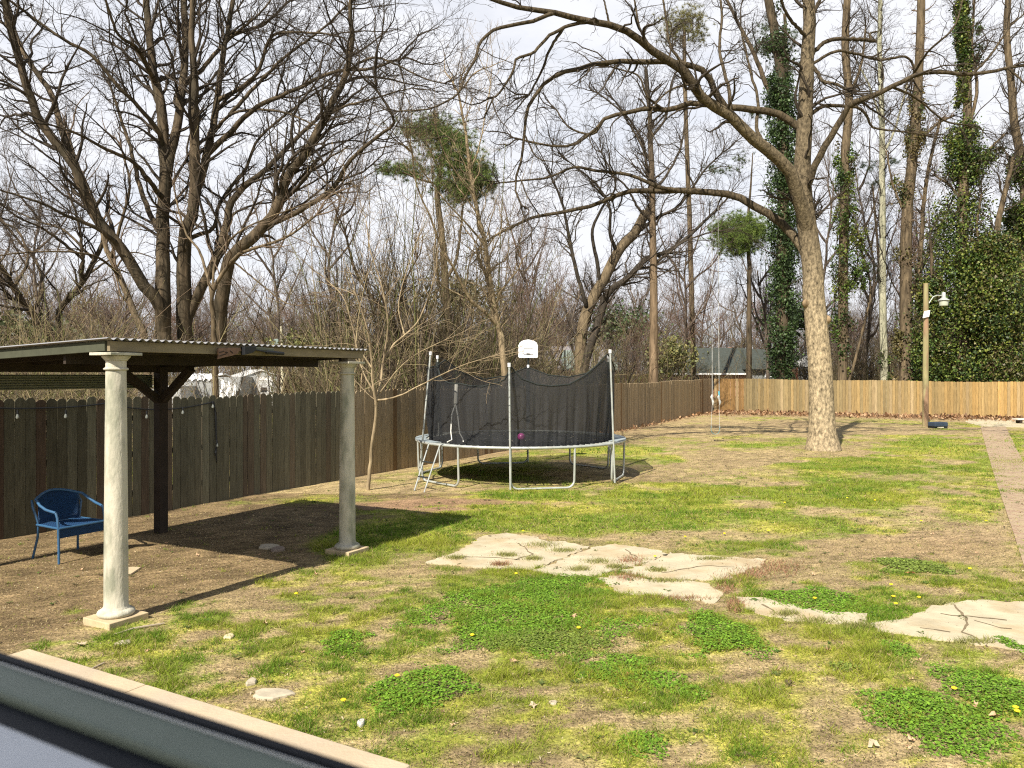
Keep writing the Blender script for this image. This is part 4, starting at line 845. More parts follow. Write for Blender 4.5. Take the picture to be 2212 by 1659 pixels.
def tree(name, label, D, limbs, mb, mt, seed, group=None, lev=(2.2, 4, 6), lens=((.8, 3.0), (.35, 1.2), (.15, .5)), wig=.22, up=.12, tmin=.25, tips=(.004, .003, .0022), sides=10, cat='tree', flare=0, base=None, ends=True, crown_name='crown', droop=0, cfun=None):
    r = np.random.default_rng(seed); Ps, Rs = limbs3d(limbs, D, r)
    if flare:
        h = Ps[0, :, 2]; Rs[0] *= 1 + flare * np.exp(-np.maximum(h, 0) * 3.2)
    b = base or (Ps[0, 0, 0], Ps[0, 0, 1]); e = empty(name, (b[0], b[1], 0), label, cat, group)
    acc = Acc(); V, Q = tubes(Ps, Rs, sides); acc.add(V, Q, None if cfun is None else np.repeat(cfun(Ps, Rs).reshape(-1, 3), sides, 0))
    tm = acc.mesh('trunk', mb); link('trunk', tm, e)
    ac = Acc(); skip = [i for i, l in enumerate(limbs) if len(l) > 5 and l[5] == 'bare']; use = [i for i in range(len(limbs)) if i not in skip]
    A1, R1 = Ps[use], Rs[use]
    G1, S1 = grow(A1, R1, lev[0], tmin, *lens[0], (25, 65), 9, wig, up, .55, .06, r, tips[0], falloff=.35, droop=droop)
    # continue the thin ends of every limb into sprays
    if ends:
        M = 4; idx = np.repeat(np.arange(len(A1)), M); d = norm(A1[idx, -1] - A1[idx, -3] + 1e-6) ; d = norm(d + r.normal(0, .35, d.shape)); st = r.uniform(lens[0][0], lens[0][1], len(idx))[:, None] / 8 * .8
        E = np.empty((len(idx), 9, 3)); E[:, 0] = A1[idx, -1]
        for k in range(1, 9): E[:, k] = E[:, k - 1] + d * st; d = norm(d + r.normal(0, wig, d.shape) + np.array([0, 0, up * .5]))
        ER = np.maximum(np.minimum(R1[idx, -1], .03)[:, None] * (1 - .8 * np.linspace(0, 1, 9)[None]), tips[0]); G1 = np.concatenate([G1, E]); S1 = np.concatenate([S1, ER])
    G2, S2 = grow(G1, S1, lev[1], .08, *lens[1], (25, 70), 6, wig * 1.1, up * .8, .6, .02, r, tips[1], falloff=.35, droop=droop)
    G3, S3 = grow(G2, S2, lev[2], .05, *lens[2], (20, 70), 4, wig * 1.1, up * .6, .6, .006, r, tips[2], droop=droop)
    for g_, s_, n in ((G1, S1, 5), (G2, S2, 4), (G3, S3, 3)):
        if len(g_): V, Q = tubes(g_, s_, n); ac.add(V, Q)
    link(crown_name, ac.mesh(crown_name, mt, False), e)
    return e, Ps, Rs

# ---- the big spreading tree behind the old fence (left)
T1 = [([(355,800),(353,725),(352,600),(352,540),(355,423),(355,325),(348,228),(332,163),(325,98),(316,0),(310,-90)], 30, 9, 0, 1),
      ([(355,735),(351,676),(332,643),(306,614),(283,572),(247,520),(208,471),(186,432),(163,365),(124,312),(85,260),(65,208),(42,130),(20,49),(2,-30)], 24, 11, 0, -2),
      ([(163,362),(143,309),(124,247),(107,195),(65,137),(36,81),(15,0),(5,-60)], 12, 7, -1, 1),
      ([(342,190),(312,130),(293,101),(254,72),(228,0)], 9, 4, 0, -2), ([(355,310),(340,270),(300,225),(262,190),(200,120),(130,80),(60,30),(20,0)], 9, 4, 0, -2),
      ([(358,400),(374,309),(384,277),(390,212),(397,163),(400,81),(397,0),(392,-90)], 18, 10, 0, 2), ([(402,176),(436,150),(501,78),(570,52),(618,7)], 9, 4, 1, 3),
      ([(400,800),(400,725),(397,595),(403,497),(418,456),(420,325),(420,228),(420,176),(413,65),(420,-60)], 30, 8, .6, 0),
      ([(424,450),(449,342),(462,277),(469,221),(485,98),(504,0),(512,-60)], 16, 6, .6, 2), ([(455,330),(508,277),(553,234),(618,202),(720,156),(800,148),(860,128)], 11, 4, 1, -1),
      ([(460,300),(508,247),(602,241),(683,270),(705,262)], 6, 2, 1, -1), ([(475,215),(553,163),(586,81),(640,70),(720,75)], 8, 3, 1.4, 0),
      ([(420,690),(433,650),(472,562),(490,500),(501,439),(521,410),(573,368),(635,303),(680,262)], 20, 6, .6, 1),
      ([(470,760),(476,680),(482,627),(498,556),(553,507),(596,455),(618,391),(651,342),(700,260),(720,218),(749,156),(762,91),(756,33),(762,-40)], 27, 6, .3, -1.5),
      ([(749,156),(801,127),(850,137),(915,169),(960,180)], 5, 2, -1, -2), ([(586,488),(651,456),(720,410),(740,374),(769,335),(818,293),(850,270),(844,241),(814,195)], 10, 4, -.3, -2),
      ([(362,430),(330,395),(290,350),(225,320),(170,290),(110,270)], 10, 3, 0, -3), ([(262,545),(215,500),(150,470),(90,440),(0,410)], 9, 3, -.5, -3),
      ([(350,520),(322,470),(300,400),(285,330),(262,260),(240,190)], 11, 4, 0, 2), ([(410,540),(440,520),(470,500),(480,440),(530,370),(560,300),(640,230),(700,190)], 9, 3, 0, 2),
      ([(700,250),(740,230),(800,215),(850,200),(890,190)], 5, 2, -1, -2), ([(500,80),(560,30),(600,-20)], 5, 2, 1, 1), ([(60,200),(20,180),(-30,160)], 6, 2, -1, -2), ([(500,250),(560,180),(620,120),(700,60),(740,20)], 7, 3, 1, 0)]
tree('bare_tree', 'big dark many-stemmed bare tree rising behind the shelter roof', 20, T1, B_DARK, B_TWIG, 1, lev=(3.6, 5, 6), lens=((.8, 4.0), (.35, 1.3), (.15, .5)), tips=(.005, .0037, .0028), sides=10)
T2 = [([(126,800),(120,738),(65,673),(33,627),(0,575),(-40,540)], 20, 9, 0, -2), ([(142,800),(143,735),(133,673),(169,627),(208,556),(225,500),(205,440),(180,380)], 18, 5, 0, 1), ([(65,673),(90,630),(80,570),(40,520),(0,470)], 9, 4, 0, 1),
      ([(180,610),(178,540),(170,480),(150,420)], 9, 4, 0, 0), ([(165,560),(100,500),(40,470),(0,440)], 7, 3, 0, -2), ([(195,560),(140,500),(90,480),(30,455)], 6, 3, 0, 1), ([(200,590),(240,560),(290,545),(340,560)], 5, 2, 0, 0), ([(30,625),(60,560),(40,500),(5,480)], 7, 3, 0, 0)]
tree('bare_tree', 'forked low bare tree at the far left behind the shelter roof', 24, T2, B_DARK, B_TWIG, 2, lev=(3, 4, 5), lens=((.8, 2.6), (.35, 1.2), (.15, .5)))
T3 = [([(318,810),(312,731),(283,660),(257,595),(234,546),(215,480),(180,400),(150,300)], 17, 6, 0, 2), ([(240,560),(262,480),(280,400),(262,320)], 8, 4, 0, 1), ([(257,600),(215,560),(150,545),(60,545),(0,552)], 6, 3, 0, -2)]
tree('bare_tree', 'brown leaning bare tree between the forked tree and the big dark tree', 22, T3, B_BROWN, B_TWIG2, 3, lev=(3, 4, 5))
T4 = [([(467,870),(465,800),(462,700),(460,628),(505,560),(537,540),(618,513),(683,465)], 14, 4, 0, -1), ([(460,628),(449,590),(430,540),(400,500),(380,430)], 8, 3, 0, 1), ([(505,560),(560,610),(610,650),(640,660)], 4, 2, 0, -1), ([(462,640),(470,560),(520,500),(620,455),(700,430)], 6, 2, 0, 0)]
tree('bare_tree', 'slim bare tree rising behind the shelter beam in front of the tarped shed', 17.5, T4, B_BROWN, B_TWIG2, 4, tmin=.45, lev=(4, 4, 5), lens=((.6, 2.2), (.3, 1), (.12, .4)))
# sapling inside the yard
S1 = [([(795,1062),(800,1000),(808,927),(813,880),(806,830),(801,760),(790,700),(770,640)], 9, 2.5, 0, -.5), ([(813,880),(824,823),(828,784),(850,745),(883,716),(905,690),(928,634),(940,590)], 6, 2, 0, .6), ([(822,868),(831,866),(866,856),(915,830),(990,793),(1060,770)], 5, 1.6, 0, -1),
      ([(826,850),(860,800),(900,765),(960,735)], 3, 1.3, 0, -.5), ([(803,790),(770,750),(735,742),(700,748)], 3.5, 1.3, 0, -.8), ([(806,840),(780,790),(760,700),(740,640),(700,600)], 4, 1.4, 0, .5), ([(828,790),(838,700),(825,620),(800,540),(790,470)], 4, 1.3, 0, .2), ([(870,730),(860,660),(880,580),(900,520)], 3, 1.2, .3, .5)]
tree('sapling', 'slender pale sapling between the right column and the trampoline', 14.45, S1, B_PALE, B_TWIGP, 5, lev=(4, 4, 4), lens=((.5, 1.7), (.25, .8), (.1, .3)), wig=.13, up=.06, tips=(.003, .0022, .0018), tmin=.3)
# thin trees behind the trampoline
T5 = [([(1090,900),(1090,829),(1088,781),(1081,725),(1075,696),(1065,644),(1055,585),(1047,520),(1036,482),(1023,423),(1016,374),(1010,325),(1003,267),(990,200)], 17, 5, 0, 0),
      ([(1071,699),(1045,670),(1013,644),(990,600),(974,569),(948,520),(930,470),(900,400),(890,330)], 9, 3, 0, -2), ([(1065,680),(1058,640),(1050,600)], 6, 4, 0, 0), ([(1047,520),(1020,490),(1000,470),(960,430),(900,350),(880,300)], 5, 2, 0, -1), ([(1016,374),(1035,320),(1050,240),(1060,180)], 4, 2, 0, 1), ([(1023,423),(990,380),(960,330),(940,270)], 4, 2, 0, -1), ([(1013,644),(960,620),(945,605)], 4, 2, 0, -1)]
tree('bare_tree', 'straight pale-barked bare tree rising behind the middle of the trampoline net', 22, T5, B_PALE, B_TWIGP, 6, lev=(3.5, 5, 5), up=.2)
T6 = [([(925,900),(912,830),(900,790),(880,750),(850,700),(810,650),(770,590),(750,520)], 16, 5, 0, 1), ([(880,750),(860,690),(870,620),(900,560)], 7, 3, 0, 0), ([(1010,860),(985,790),(940,740),(900,700),(870,650)], 6, 3, 1, 1)]
tree('bare_tree', 'leaning brown trunk behind the left side of the trampoline net', 23, T6, B_BROWN, B_TWIG2, 7, lev=(4, 4, 4))
T7 = [([(1252,900),(1254,797),(1257,716),(1273,660),(1306,602),(1338,537),(1371,504),(1395,458)], 27, 21, 0, 1), ([(1275,660),(1270,655),(1247,585),(1228,504),(1215,440),(1190,380)], 12, 4, 0, -1), ([(1264,900),(1270,790),(1290,716),(1316,634),(1355,602),(1400,556),(1440,545),(1500,500),(1560,440)], 22, 5, -.5, 1),
      ([(1300,610),(1292,560),(1280,500),(1300,450),(1330,400),(1300,330)], 10, 3, 0, 0), ([(1395,462),(1410,430),(1400,380),(1385,300),(1330,220)], 9, 4, 1, 1), ([(1338,540),(1320,500),(1318,450),(1290,400),(1230,350)], 9, 3, 0, -1), ([(1371,504),(1420,470),(1470,440),(1520,370),(1560,330)], 9, 3, 1, 1)]
tree('bare_tree', 'twin-trunked bare tree with a broken upper trunk right of the backboard', 36, T7, B_MIX, B_TWIG, 8, cfun=mixbark((.13, .10, .062), (.045, .038, .03), .27, .19), lev=(3, 4, 5), lens=((1, 4), (.5, 1.8), (.2, .7)), tips=(.006, .0045, .0035))
T8 = [([(1413,900),(1412,825),(1412,700),(1412,600),(1410,500),(1408,380),(1405,300),(1402,235),(1395,150)], 22, 8, 0, 0), ([(1412,480),(1380,450),(1350,400),(1310,370)], 7, 3, 0, -1), ([(1410,420),(1440,380),(1470,320),(1480,260)], 7, 3, 0, 1), ([(1408,350),(1380,300),(1340,240),(1290,200)], 6, 3, 0, 0), ([(1405,300),(1440,250),(1450,180),(1480,120)], 6, 3, 0, 1), ([(1412,560),(1440,545),(1480,520),(1540,500)], 7, 3, 0, 1)]
tree('bare_tree', 'tall straight reddish-brown trunk behind the brown fence right of the trampoline', 36, T8, B_MIX, B_TWIG, 9, cfun=mixbark((.16, .115, .072), (.055, .045, .034), .19, .10), lev=(3, 4, 5), lens=((.8, 3), (.5, 1.8), (.2, .7)), tips=(.006, .0045, .0035), tmin=.35)
# the big tree of the yard
T9 = [([(1778,972),(1777,935),(1774,880),(1772,800),(1766,720),(1758,640),(1755,579),(1745,506),(1737,440),(1733,400),(1733,349),(1737,279),(1740,209),(1743,140),(1748,70),(1747,0),(1750,-80)], 57, 23, 0, 0),
      ([(1742,500),(1735,455),(1719,412),(1705,366),(1667,328),(1621,293),(1580,251),(1527,220),(1500,190),(1475,150),(1440,130),(1404,107),(1371,75),(1322,55),(1257,42),(1208,29),(1143,20),(1094,8),(1040,-10)], 32, 8, 0, -4),
      ([(1273,56),(1224,62),(1185,81),(1153,114),(1117,127),(1107,156),(1078,202),(1066,210)], 8, 4, -3, -4), ([(1224,65),(1192,104),(1169,156),(1143,205)], 7, 4, -3.2, -3), ([(1205,29),(1143,49),(1078,62),(1039,91),(1029,124),(1003,169),(990,202),(931,234),(860,240)], 9, 3, -3.4, -5.5),
      ([(1590,262),(1555,209),(1540,175),(1510,150),(1440,140),(1371,137),(1312,137),(1241,150),(1202,166),(1176,182),(1150,215),(1137,247),(1133,293),(1127,342),(1112,400),(1125,440)], 15, 4, -1.4, -3.5),
      ([(1727,300),(1716,272),(1663,241),(1590,234),(1545,227),(1492,223),(1440,238),(1404,234),(1355,241),(1306,257),(1286,280),(1241,312),(1192,316),(1120,300)], 18, 4, 0, 1), ([(1306,257),(1280,290),(1230,275),(1200,235)], 6, 3, .7, 1),
      ([(1757,600),(1744,558),(1719,523),(1684,481),(1635,450),(1590,426),(1545,419),(1480,414),(1440,414),(1371,413),(1338,420),(1273,446),(1192,462),(1137,475),(1062,514),(1040,530)], 22, 4, .4, 3.5),
      ([(1460,415),(1420,407),(1355,378),(1290,371),(1241,361),(1192,381),(1120,391),(1080,395)], 9, 3, 2.2, 1), ([(1127,400),(1140,430),(1165,470),(1150,500)], 4, 2, -3.4, -3),
      ([(1748,420),(1754,401),(1771,349),(1799,297),(1824,251),(1841,223),(1887,206),(1935,185),(1984,160),(2047,157),(2103,160),(2173,147),(2230,138)], 17, 6, 0, -2),
      ([(1748,252),(1782,227),(1824,227),(1859,234),(1877,255),(1890,276),(1963,286),(2000,292)], 9, 3, 0, 1), ([(1748,120),(1764,147),(1774,170),(1785,178),(1800,180),(1827,192)], 9, 6, 0, -.5), ([(1748,145),(1770,130),(1806,112),(1850,118),(1900,130),(1946,122),(1967,130),(1974,153),(1970,170)], 7, 4, 0, 1),
      ([(1748,115),(1764,101),(1789,84),(1830,83),(1890,88)], 9, 8, 0, .6, 'bare'), ([(1885,86),(1880,72),(1895,68)], 6, 3, .6, .8, 'bare'), ([(2103,160),(2140,120),(2180,60),(2212,30)], 6, 3, -1.6, -1), ([(2173,147),(2212,180),(2240,220)], 5, 3, -2, -2),
      ([(1520,200),(1490,150),(1450,100),(1440,50),(1430,-20)], 8, 4, -2, -1), ([(1404,105),(1380,60),(1370,0),(1350,-50)], 6, 3, -2.6, -2), ([(1322,55),(1310,20),(1300,-20)], 5, 3, -3, -3), ([(1580,250),(1575,190),(1555,110),(1560,30),(1550,-40)], 9, 4, -1, 1),
      ([(1440,240),(1400,210),(1380,165),(1340,150)], 6, 3, .3, 0), ([(1667,328),(1640,280),(1640,220),(1620,150),(1600,60)], 9, 4, -.5, 2), ([(1935,185),(1980,210),(2040,260),(2090,270)], 6, 3, -1, 0), ([(1984,160),(2010,110),(2060,60),(2080,0)], 6, 3, -1.2, -1),
      ([(1747,30),(1780,-20),(1800,-60)], 8, 5, 0, 0), ([(1745,75),(1700,30),(1680,-30)], 8, 5, 0, -1), ([(1470,180),(1430,200),(1400,260),(1420,310)], 5, 2, -2, -2.6), ([(1133,293),(1160,340),(1200,350)], 4, 2, -3.4, -3)]
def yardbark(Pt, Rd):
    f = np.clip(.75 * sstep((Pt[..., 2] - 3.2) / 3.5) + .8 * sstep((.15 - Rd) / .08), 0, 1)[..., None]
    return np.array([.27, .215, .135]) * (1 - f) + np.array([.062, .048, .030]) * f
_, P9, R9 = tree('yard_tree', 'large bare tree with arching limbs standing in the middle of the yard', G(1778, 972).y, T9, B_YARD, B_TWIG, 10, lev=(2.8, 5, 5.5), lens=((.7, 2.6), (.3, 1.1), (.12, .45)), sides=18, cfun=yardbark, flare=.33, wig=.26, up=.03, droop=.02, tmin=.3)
ye = [o for o in bpy.data.objects if o.name.startswith('yard_tree')][0]
for o in ye.children:
    if o.name.startswith('trunk'):
        dm = bpy.data.textures.new('bark_relief', 'CLOUDS'); dm.noise_scale = .12
        kn = MB(); B_BURL = bark('burl_bark', (.27, .2, .12), (.2, .14, .08))
        for (px, py, dx) in ((1742, 655, -1), (1786, 690, 1)):
            c = P(px, py, ye.location.y - .20 + .12 * abs(dx)); kn.lathe(c, [(.03, -.13), (.08, -.10), (.115, -.04), (.12, .02), (.09, .08), (.05, .11), (.02, .12)], 12)
            kn.build('burl', B_BURL, o, smooth=True); kn = MB()
# cut stump limb left of the trunk base in the crotch is part of the traced limbs

# ---- far trees with ivy: trunks behind the far fence
def leaves(C, size, cols, r, flat=.5, name='foliage', m=None):
    n = len(C); a = norm(r.normal(0, 1, (n, 3))); b = norm(np.cross(a, r.normal(0, 1, (n, 3)))); s = size * r.uniform(.6, 1.4, (n, 1)); a = a * s; b = b * s * .8
    V = np.stack([C - a, C - b, C + a, C + b], 1).reshape(-1, 3); c = np.array(cols)[np.repeat(r.integers(0, len(cols), n // 46 + 1), 46)[:n]] * r.uniform(.5, 1.4, (n, 1))
    return npmesh(name, V, Q=np.arange(4 * n).reshape(-1, 4), m=m or M_IVY, cols=np.repeat(c, 4, 0))
M_IVY = thin(mat('ivy_leaf', (1, 1, 1), .5, attr='col', spec=.3), .2)
IV = [(.045, .08, .016), (.085, .07, .03), (.065, .11, .02), (.15, .175, .03), (.03, .05, .014), (.10, .14, .025)]
def ivy_column(path, D, n, seed, wfun, cols=IV, size=.075, holes=.45):
    """leaf clumps wrapped round a stem: path is a list of (px, py, half width px)"""
    r = np.random.default_rng(seed); pa = np.array(path, float); per = 46; nc = max(4, n // per)
    t = r.random(nc * 2) * (len(pa) - 1); i = np.minimum(t.astype(int), len(pa) - 2); f = t - i
    q = pa[i] * (1 - f[:, None]) + pa[i + 1] * f[:, None]; w_ = q[:, 2] / F * D; cx = (q[:, 0] - CX) / F * D; z = H - (q[:, 1] - HY) / F * D
    a = r.uniform(0, 6.283, len(q)); rr = w_ * (.30 + .85 * r.random(len(q)) ** .7) * (.7 + .9 * fbm(z + 50, a * 0 + seed * 3.1, 1.3, seed))
    keep = (fbm(z * 1.0 + 20, cx + np.cos(a) * rr + 7, 1.5, seed + 5) > holes); cx, rr, a, z, w_ = cx[keep][:nc], rr[keep][:nc], a[keep][:nc], z[keep][:nc], w_[keep][:nc]
    C0 = np.stack([cx + np.cos(a) * rr, D + np.sin(a) * rr, z], 1); sg = np.clip(w_ * .35, .12, .38)
    C = np.repeat(C0, per, 0) + r.normal(0, 1, (len(C0) * per, 3)) * np.repeat(sg, per)[:, None] * np.array([1, .8, 1.2]); C[:, 2] -= r.exponential(.12, len(C))
    return C[C[:, 2] > .0], r
def ivy_tree(label, D, limbs, paths, n, seed, mb=None, size=.066, holes=.46, cols=IV, tw=None, **kw):
    e, Ps, Rs = tree('ivy_tree', label, D, limbs, mb or B_BROWN, tw or B_TWIG, seed, **kw)
    Cs = []
    for k, (pa, nn) in enumerate(paths): C, r = ivy_column(pa, D, nn, seed * 7 + k, None, holes=holes); Cs.append(C)
    link('ivy', leaves(np.concatenate(Cs), size, cols, r, name='ivy'), e); return e
FL = dict(lev=(2.4, 3.2, 4), lens=((1, 3.6), (.6, 2), (.25, .8)), tips=(.008, .006, .0045))
ivy_tree('dark ivy-wrapped trunk just left of the big yard tree', 47, [([(1688,900),(1689,815),(1690,600),(1692,400),(1690,250),(1682,120),(1660,0),(1650,-60)], 30, 16, 0, 0), ([(1690,260),(1660,200),(1630,120),(1600,60),(1570,0)], 12, 6, 0, 1), ([(1689,330),(1720,280),(1750,200)], 8, 4, 0, 1)],
         [([(1690,840,15),(1692,700,22),(1692,560,20),(1692,400,22),(1690,250,22),(1680,120,20),(1660,0,18)], 30000)], 0, 21, mb=B_DARK, holes=.40, cols=[(.03, .05, .02), (.04, .07, .02), (.06, .10, .03)], **FL)
ivy_tree('ivy-hung trunk just right of the big yard tree', 46, [([(1820,900),(1820,820),(1822,560),(1824,419),(1827,314),(1834,209),(1826,100),(1830,0),(1832,-60)], 22, 14, 0, 0), ([(1830,860),(1880,640),(1864,560),(1850,480)], 6, 3, 0, 0), ([(1834,209),(1860,140),(1870,60)], 7, 4, 0, 0)],
         [([(1818,830,12),(1820,700,18),(1818,600,16),(1822,480,22),(1824,400,16),(1828,300,13)], 6000), ([(1850,640,6),(1858,560,16),(1850,480,18)], 1500)], 0, 22, holes=.45, **FL)
ivy_tree('pale white-barked trunk between the ivy trees', 50, [([(1912,900),(1910,790),(1907,650),(1907,579),(1906,419),(1905,300),(1904,209),(1900,100),(1902,-20)], 17, 9, 0, 0), ([(1905,330),(1935,270),(1960,180)], 6, 3, 0, 0), ([(1904,260),(1880,190),(1850,130)], 5, 3, 0, 0)],
         [([(1912,830,12),(1911,760,9)], 300), ([(1925,420,14),(1930,380,10)], 200)], 0, 23, mb=B_SYC, **FL)
ivy_tree('brown vine-clad trunk pair left of the yard lamp', 46, [([(1955,900),(1957,800),(1957,600),(1960,450),(1975,300),(1985,160),(1990,0),(1990,-60)], 30, 14, 0, 0), ([(1975,900),(1982,780),(1990,560),(2000,400),(2030,260)], 14, 6, 1, 1), ([(1960,470),(1930,400),(1915,330)], 6, 3, 0, 0), ([(1975,310),(2020,270),(2060,250)], 8, 4, 0, 0)],
         [([(1940,820,14),(1945,700,10)], 1500), ([(1985,830,16),(1990,700,12)], 1500), ([(1957,700,17),(1960,450,19),(1975,300,14),(1985,160,9)], 5000)], 0, 24, holes=.5, cols=[(.10, .09, .03), (.13, .10, .04), (.07, .09, .03)], lev=(4, 4, 4), lens=((.4, 1.8), (.4, 1.4), (.2, .7)), tips=(.008, .006, .005), wig=.3, up=-.1, tw=B_TWIG2)
ivy_tree('tall tree smothered in green ivy behind the yard lamp', 45, [([(2080,900),(2080,800),(2078,600),(2080,420),(2088,300),(2090,180),(2085,60),(2070,-60)], 30, 12, 0, 0), ([(2088,300),(2110,200),(2100,100),(2105,0)], 8, 5, 0, 0), ([(2090,380),(2130,330),(2170,290)], 8, 4, 0, 0), ([(2080,450),(2050,400),(2020,380)], 6, 3, 0, 0)],
         [([(2055,860,70),(2058,760,68),(2058,640,60),(2068,560,54),(2075,460,42),(2085,380,30),(2085,300,24),(2088,230,14),(2083,150,9),(2080,80,9),(2076,0,9)], 42000), ([(2110,150,6),(2112,80,7),(2110,30,6)], 500), ([(2130,340,8),(2150,320,14)], 800)], 0, 25, holes=.46, **FL)
ivy_tree('ivy-covered thicket tree right of the yard lamp', 44, [([(2140,900),(2142,800),(2140,650),(2150,520),(2170,420),(2190,340)], 22, 8, 0, 0), ([(2140,600),(2110,500),(2120,420)], 8, 4, 0, 0)],
         [([(2135,870,62),(2140,760,62),(2140,660,56),(2145,580,40),(2150,510,18)], 42000)], 0, 26, holes=.42, cols=IV + [(.14, .13, .04)], **FL)
ivy_tree('ivy-covered tree cut by the right edge of the yard', 46, [([(2200,900),(2200,800),(2205,600),(2215,450),(2205,340),(2190,260),(2185,190),(2175,80),(2180,-40)], 26, 12, 0, 0), ([(2205,340),(2240,280),(2270,200)], 8, 4, 0, 0)],
         [([(2200,800,46),(2200,700,44),(2212,600,44),(2215,520,34),(2212,440,22),(2200,330,12),(2190,240,10)], 30000)], 0, 27, holes=.5, **FL)
ivy_tree('ivy-green undergrowth tree behind the left half of the far fence', 44, [([(2010,900),(2012,800),(2016,650),(2010,520)], 12, 6, 0, 0)], [([(2012,860,26),(2010,760,24),(2015,660,20),(2012,600,12)], 16000)], 0, 28, holes=.44, cols=IV + [(.14, .13, .04)], **FL)

# ---- pines
M_NEED = mat('pine_needles', (1, 1, 1), .7, attr='col', spec=.2)
def pine(label, D, limbs, clumps, n, seed, cols, mb=B_BROWN, size=.11):
    r = np.random.default_rng(seed); Ps, Rs = limbs3d(limbs, D, r); e = empty('pine_tree', (Ps[0, 0, 0], Ps[0, 0, 1], 0), label, 'tree')
    V, Q = tubes(Ps, Rs, 8); link('trunk', npmesh('trunk', V, Q, m=mb, smooth=True), e)
    Vs = []; Cc = []; tot = sum(c[2] * c[3] for c in clumps)
    for (px, py, rx, ry) in clumps:
        k = max(8, int(n * rx * ry / tot / 34)); c0 = P(px, py, D); a_, b_ = rx / F * D, ry / F * D
        s = r.normal(0, .56, (k, 3)) * np.array([a_, a_, b_]) + np.array(c0)                         # tuft centres
        s = np.repeat(s, 34, 0); d = norm(r.normal(0, 1, s.shape) + np.array([0, 0, .5])); L = size * r.uniform(1.0, 2.4, (len(s), 1)); o = norm(np.cross(d, r.normal(0, 1, d.shape))) * size * .06
        Vs.append(np.stack([s - o, s + o, s + d * L], 1).reshape(-1, 3)); Cc.append(np.repeat(np.array(cols)[r.integers(0, len(cols), len(s))] * r.uniform(.6, 1.4, (len(s), 1)), 3, 0))
    V = np.concatenate(Vs); link('foliage', npmesh('foliage', V, T=np.arange(len(V)).reshape(-1, 3), m=M_NEED, cols=np.concatenate(Cc)), e)
PG = [(.10, .14, .035), (.14, .19, .045), (.07, .10, .03)]
pine('old pine with a flat green crown above the trampoline', 32, [([(985,900),(975,760),(962,620),(958,540),(948,456),(945,404),(955,350),(960,300)], 20, 8, 0, 0), ([(962,600),(985,560),(995,500),(1000,440)], 8, 4, 0, 0), ([(945,404),(910,390),(870,372)], 6, 3, 0, -1), ([(955,350),(1000,330),(1040,370)], 6, 3, 0, 1), ([(948,360),(920,310),(890,280)], 5, 3, 0, 0)],
     [(930,268,50,14),(960,300,55,20),(890,285,30,12),(850,365,30,12),(890,372,38,14),(975,340,60,28),(1000,370,50,30),(1045,375,26,26),(1010,410,40,22),(960,400,30,18),(1060,400,12,16),(830,370,14,8),(985,310,26,22),(940,290,40,16),(1020,400,36,24),(985,430,24,18)], 90000, 31, PG)
pine('round-topped pine seen beside the rope swing', 52, [([(1618,900),(1618,700),(1618,560),(1616,480),(1622,400),(1626,330)], 14, 2, 0, 0), ([(1617,520),(1580,505),(1555,500)], 4, 2, 0, 0)],
     [(1602,478,34,18),(1600,500,50,26),(1572,512,34,22),(1622,512,34,26),(1600,532,40,18),(1645,498,16,20),(1556,490,18,14),(1590,545,24,10)], 56000, 32, [(.10, .15, .03), (.15, .20, .04), (.06, .09, .025)], mb=B_DARK, size=.14)
pine('yellowish pine crown at the top behind the big limbs', 60, [([(1500,900),(1490,500),(1480,200),(1478,60)], 13, 7, 0, 0)], [(1455,50,34,26),(1490,45,30,28),(1500,75,30,20),(1450,80,22,14)], 16000, 33, [(.20, .18, .06), (.13, .13, .04)], size=.16)
pine('dark pine sprays around the upper ivy trunk', 54, [([(1705,900),(1700,500),(1700,200),(1695,30)], 12, 7, 0, 0)], [(1690,90,45,20),(1650,105,40,14),(1700,140,35,14),(1650,60,20,12),(1690,270,40,12),(1570,370,24,10),(1540,365,16,8),(1640,250,26,10),(1600,345,20,9)], 14000, 34, [(.05, .07, .03), (.07, .10, .03)], size=.15)
pine('small dark cedar behind the white-barked trunk', 56, [([(1905,900),(1900,600),(1885,400)], 9, 4, 0, 0)], [(1870,360,28,8),(1890,395,20,6),(1925,350,18,8),(1890,580,20,12),(1905,600,18,16)], 6000, 35, [(.04, .06, .025)], size=.14)

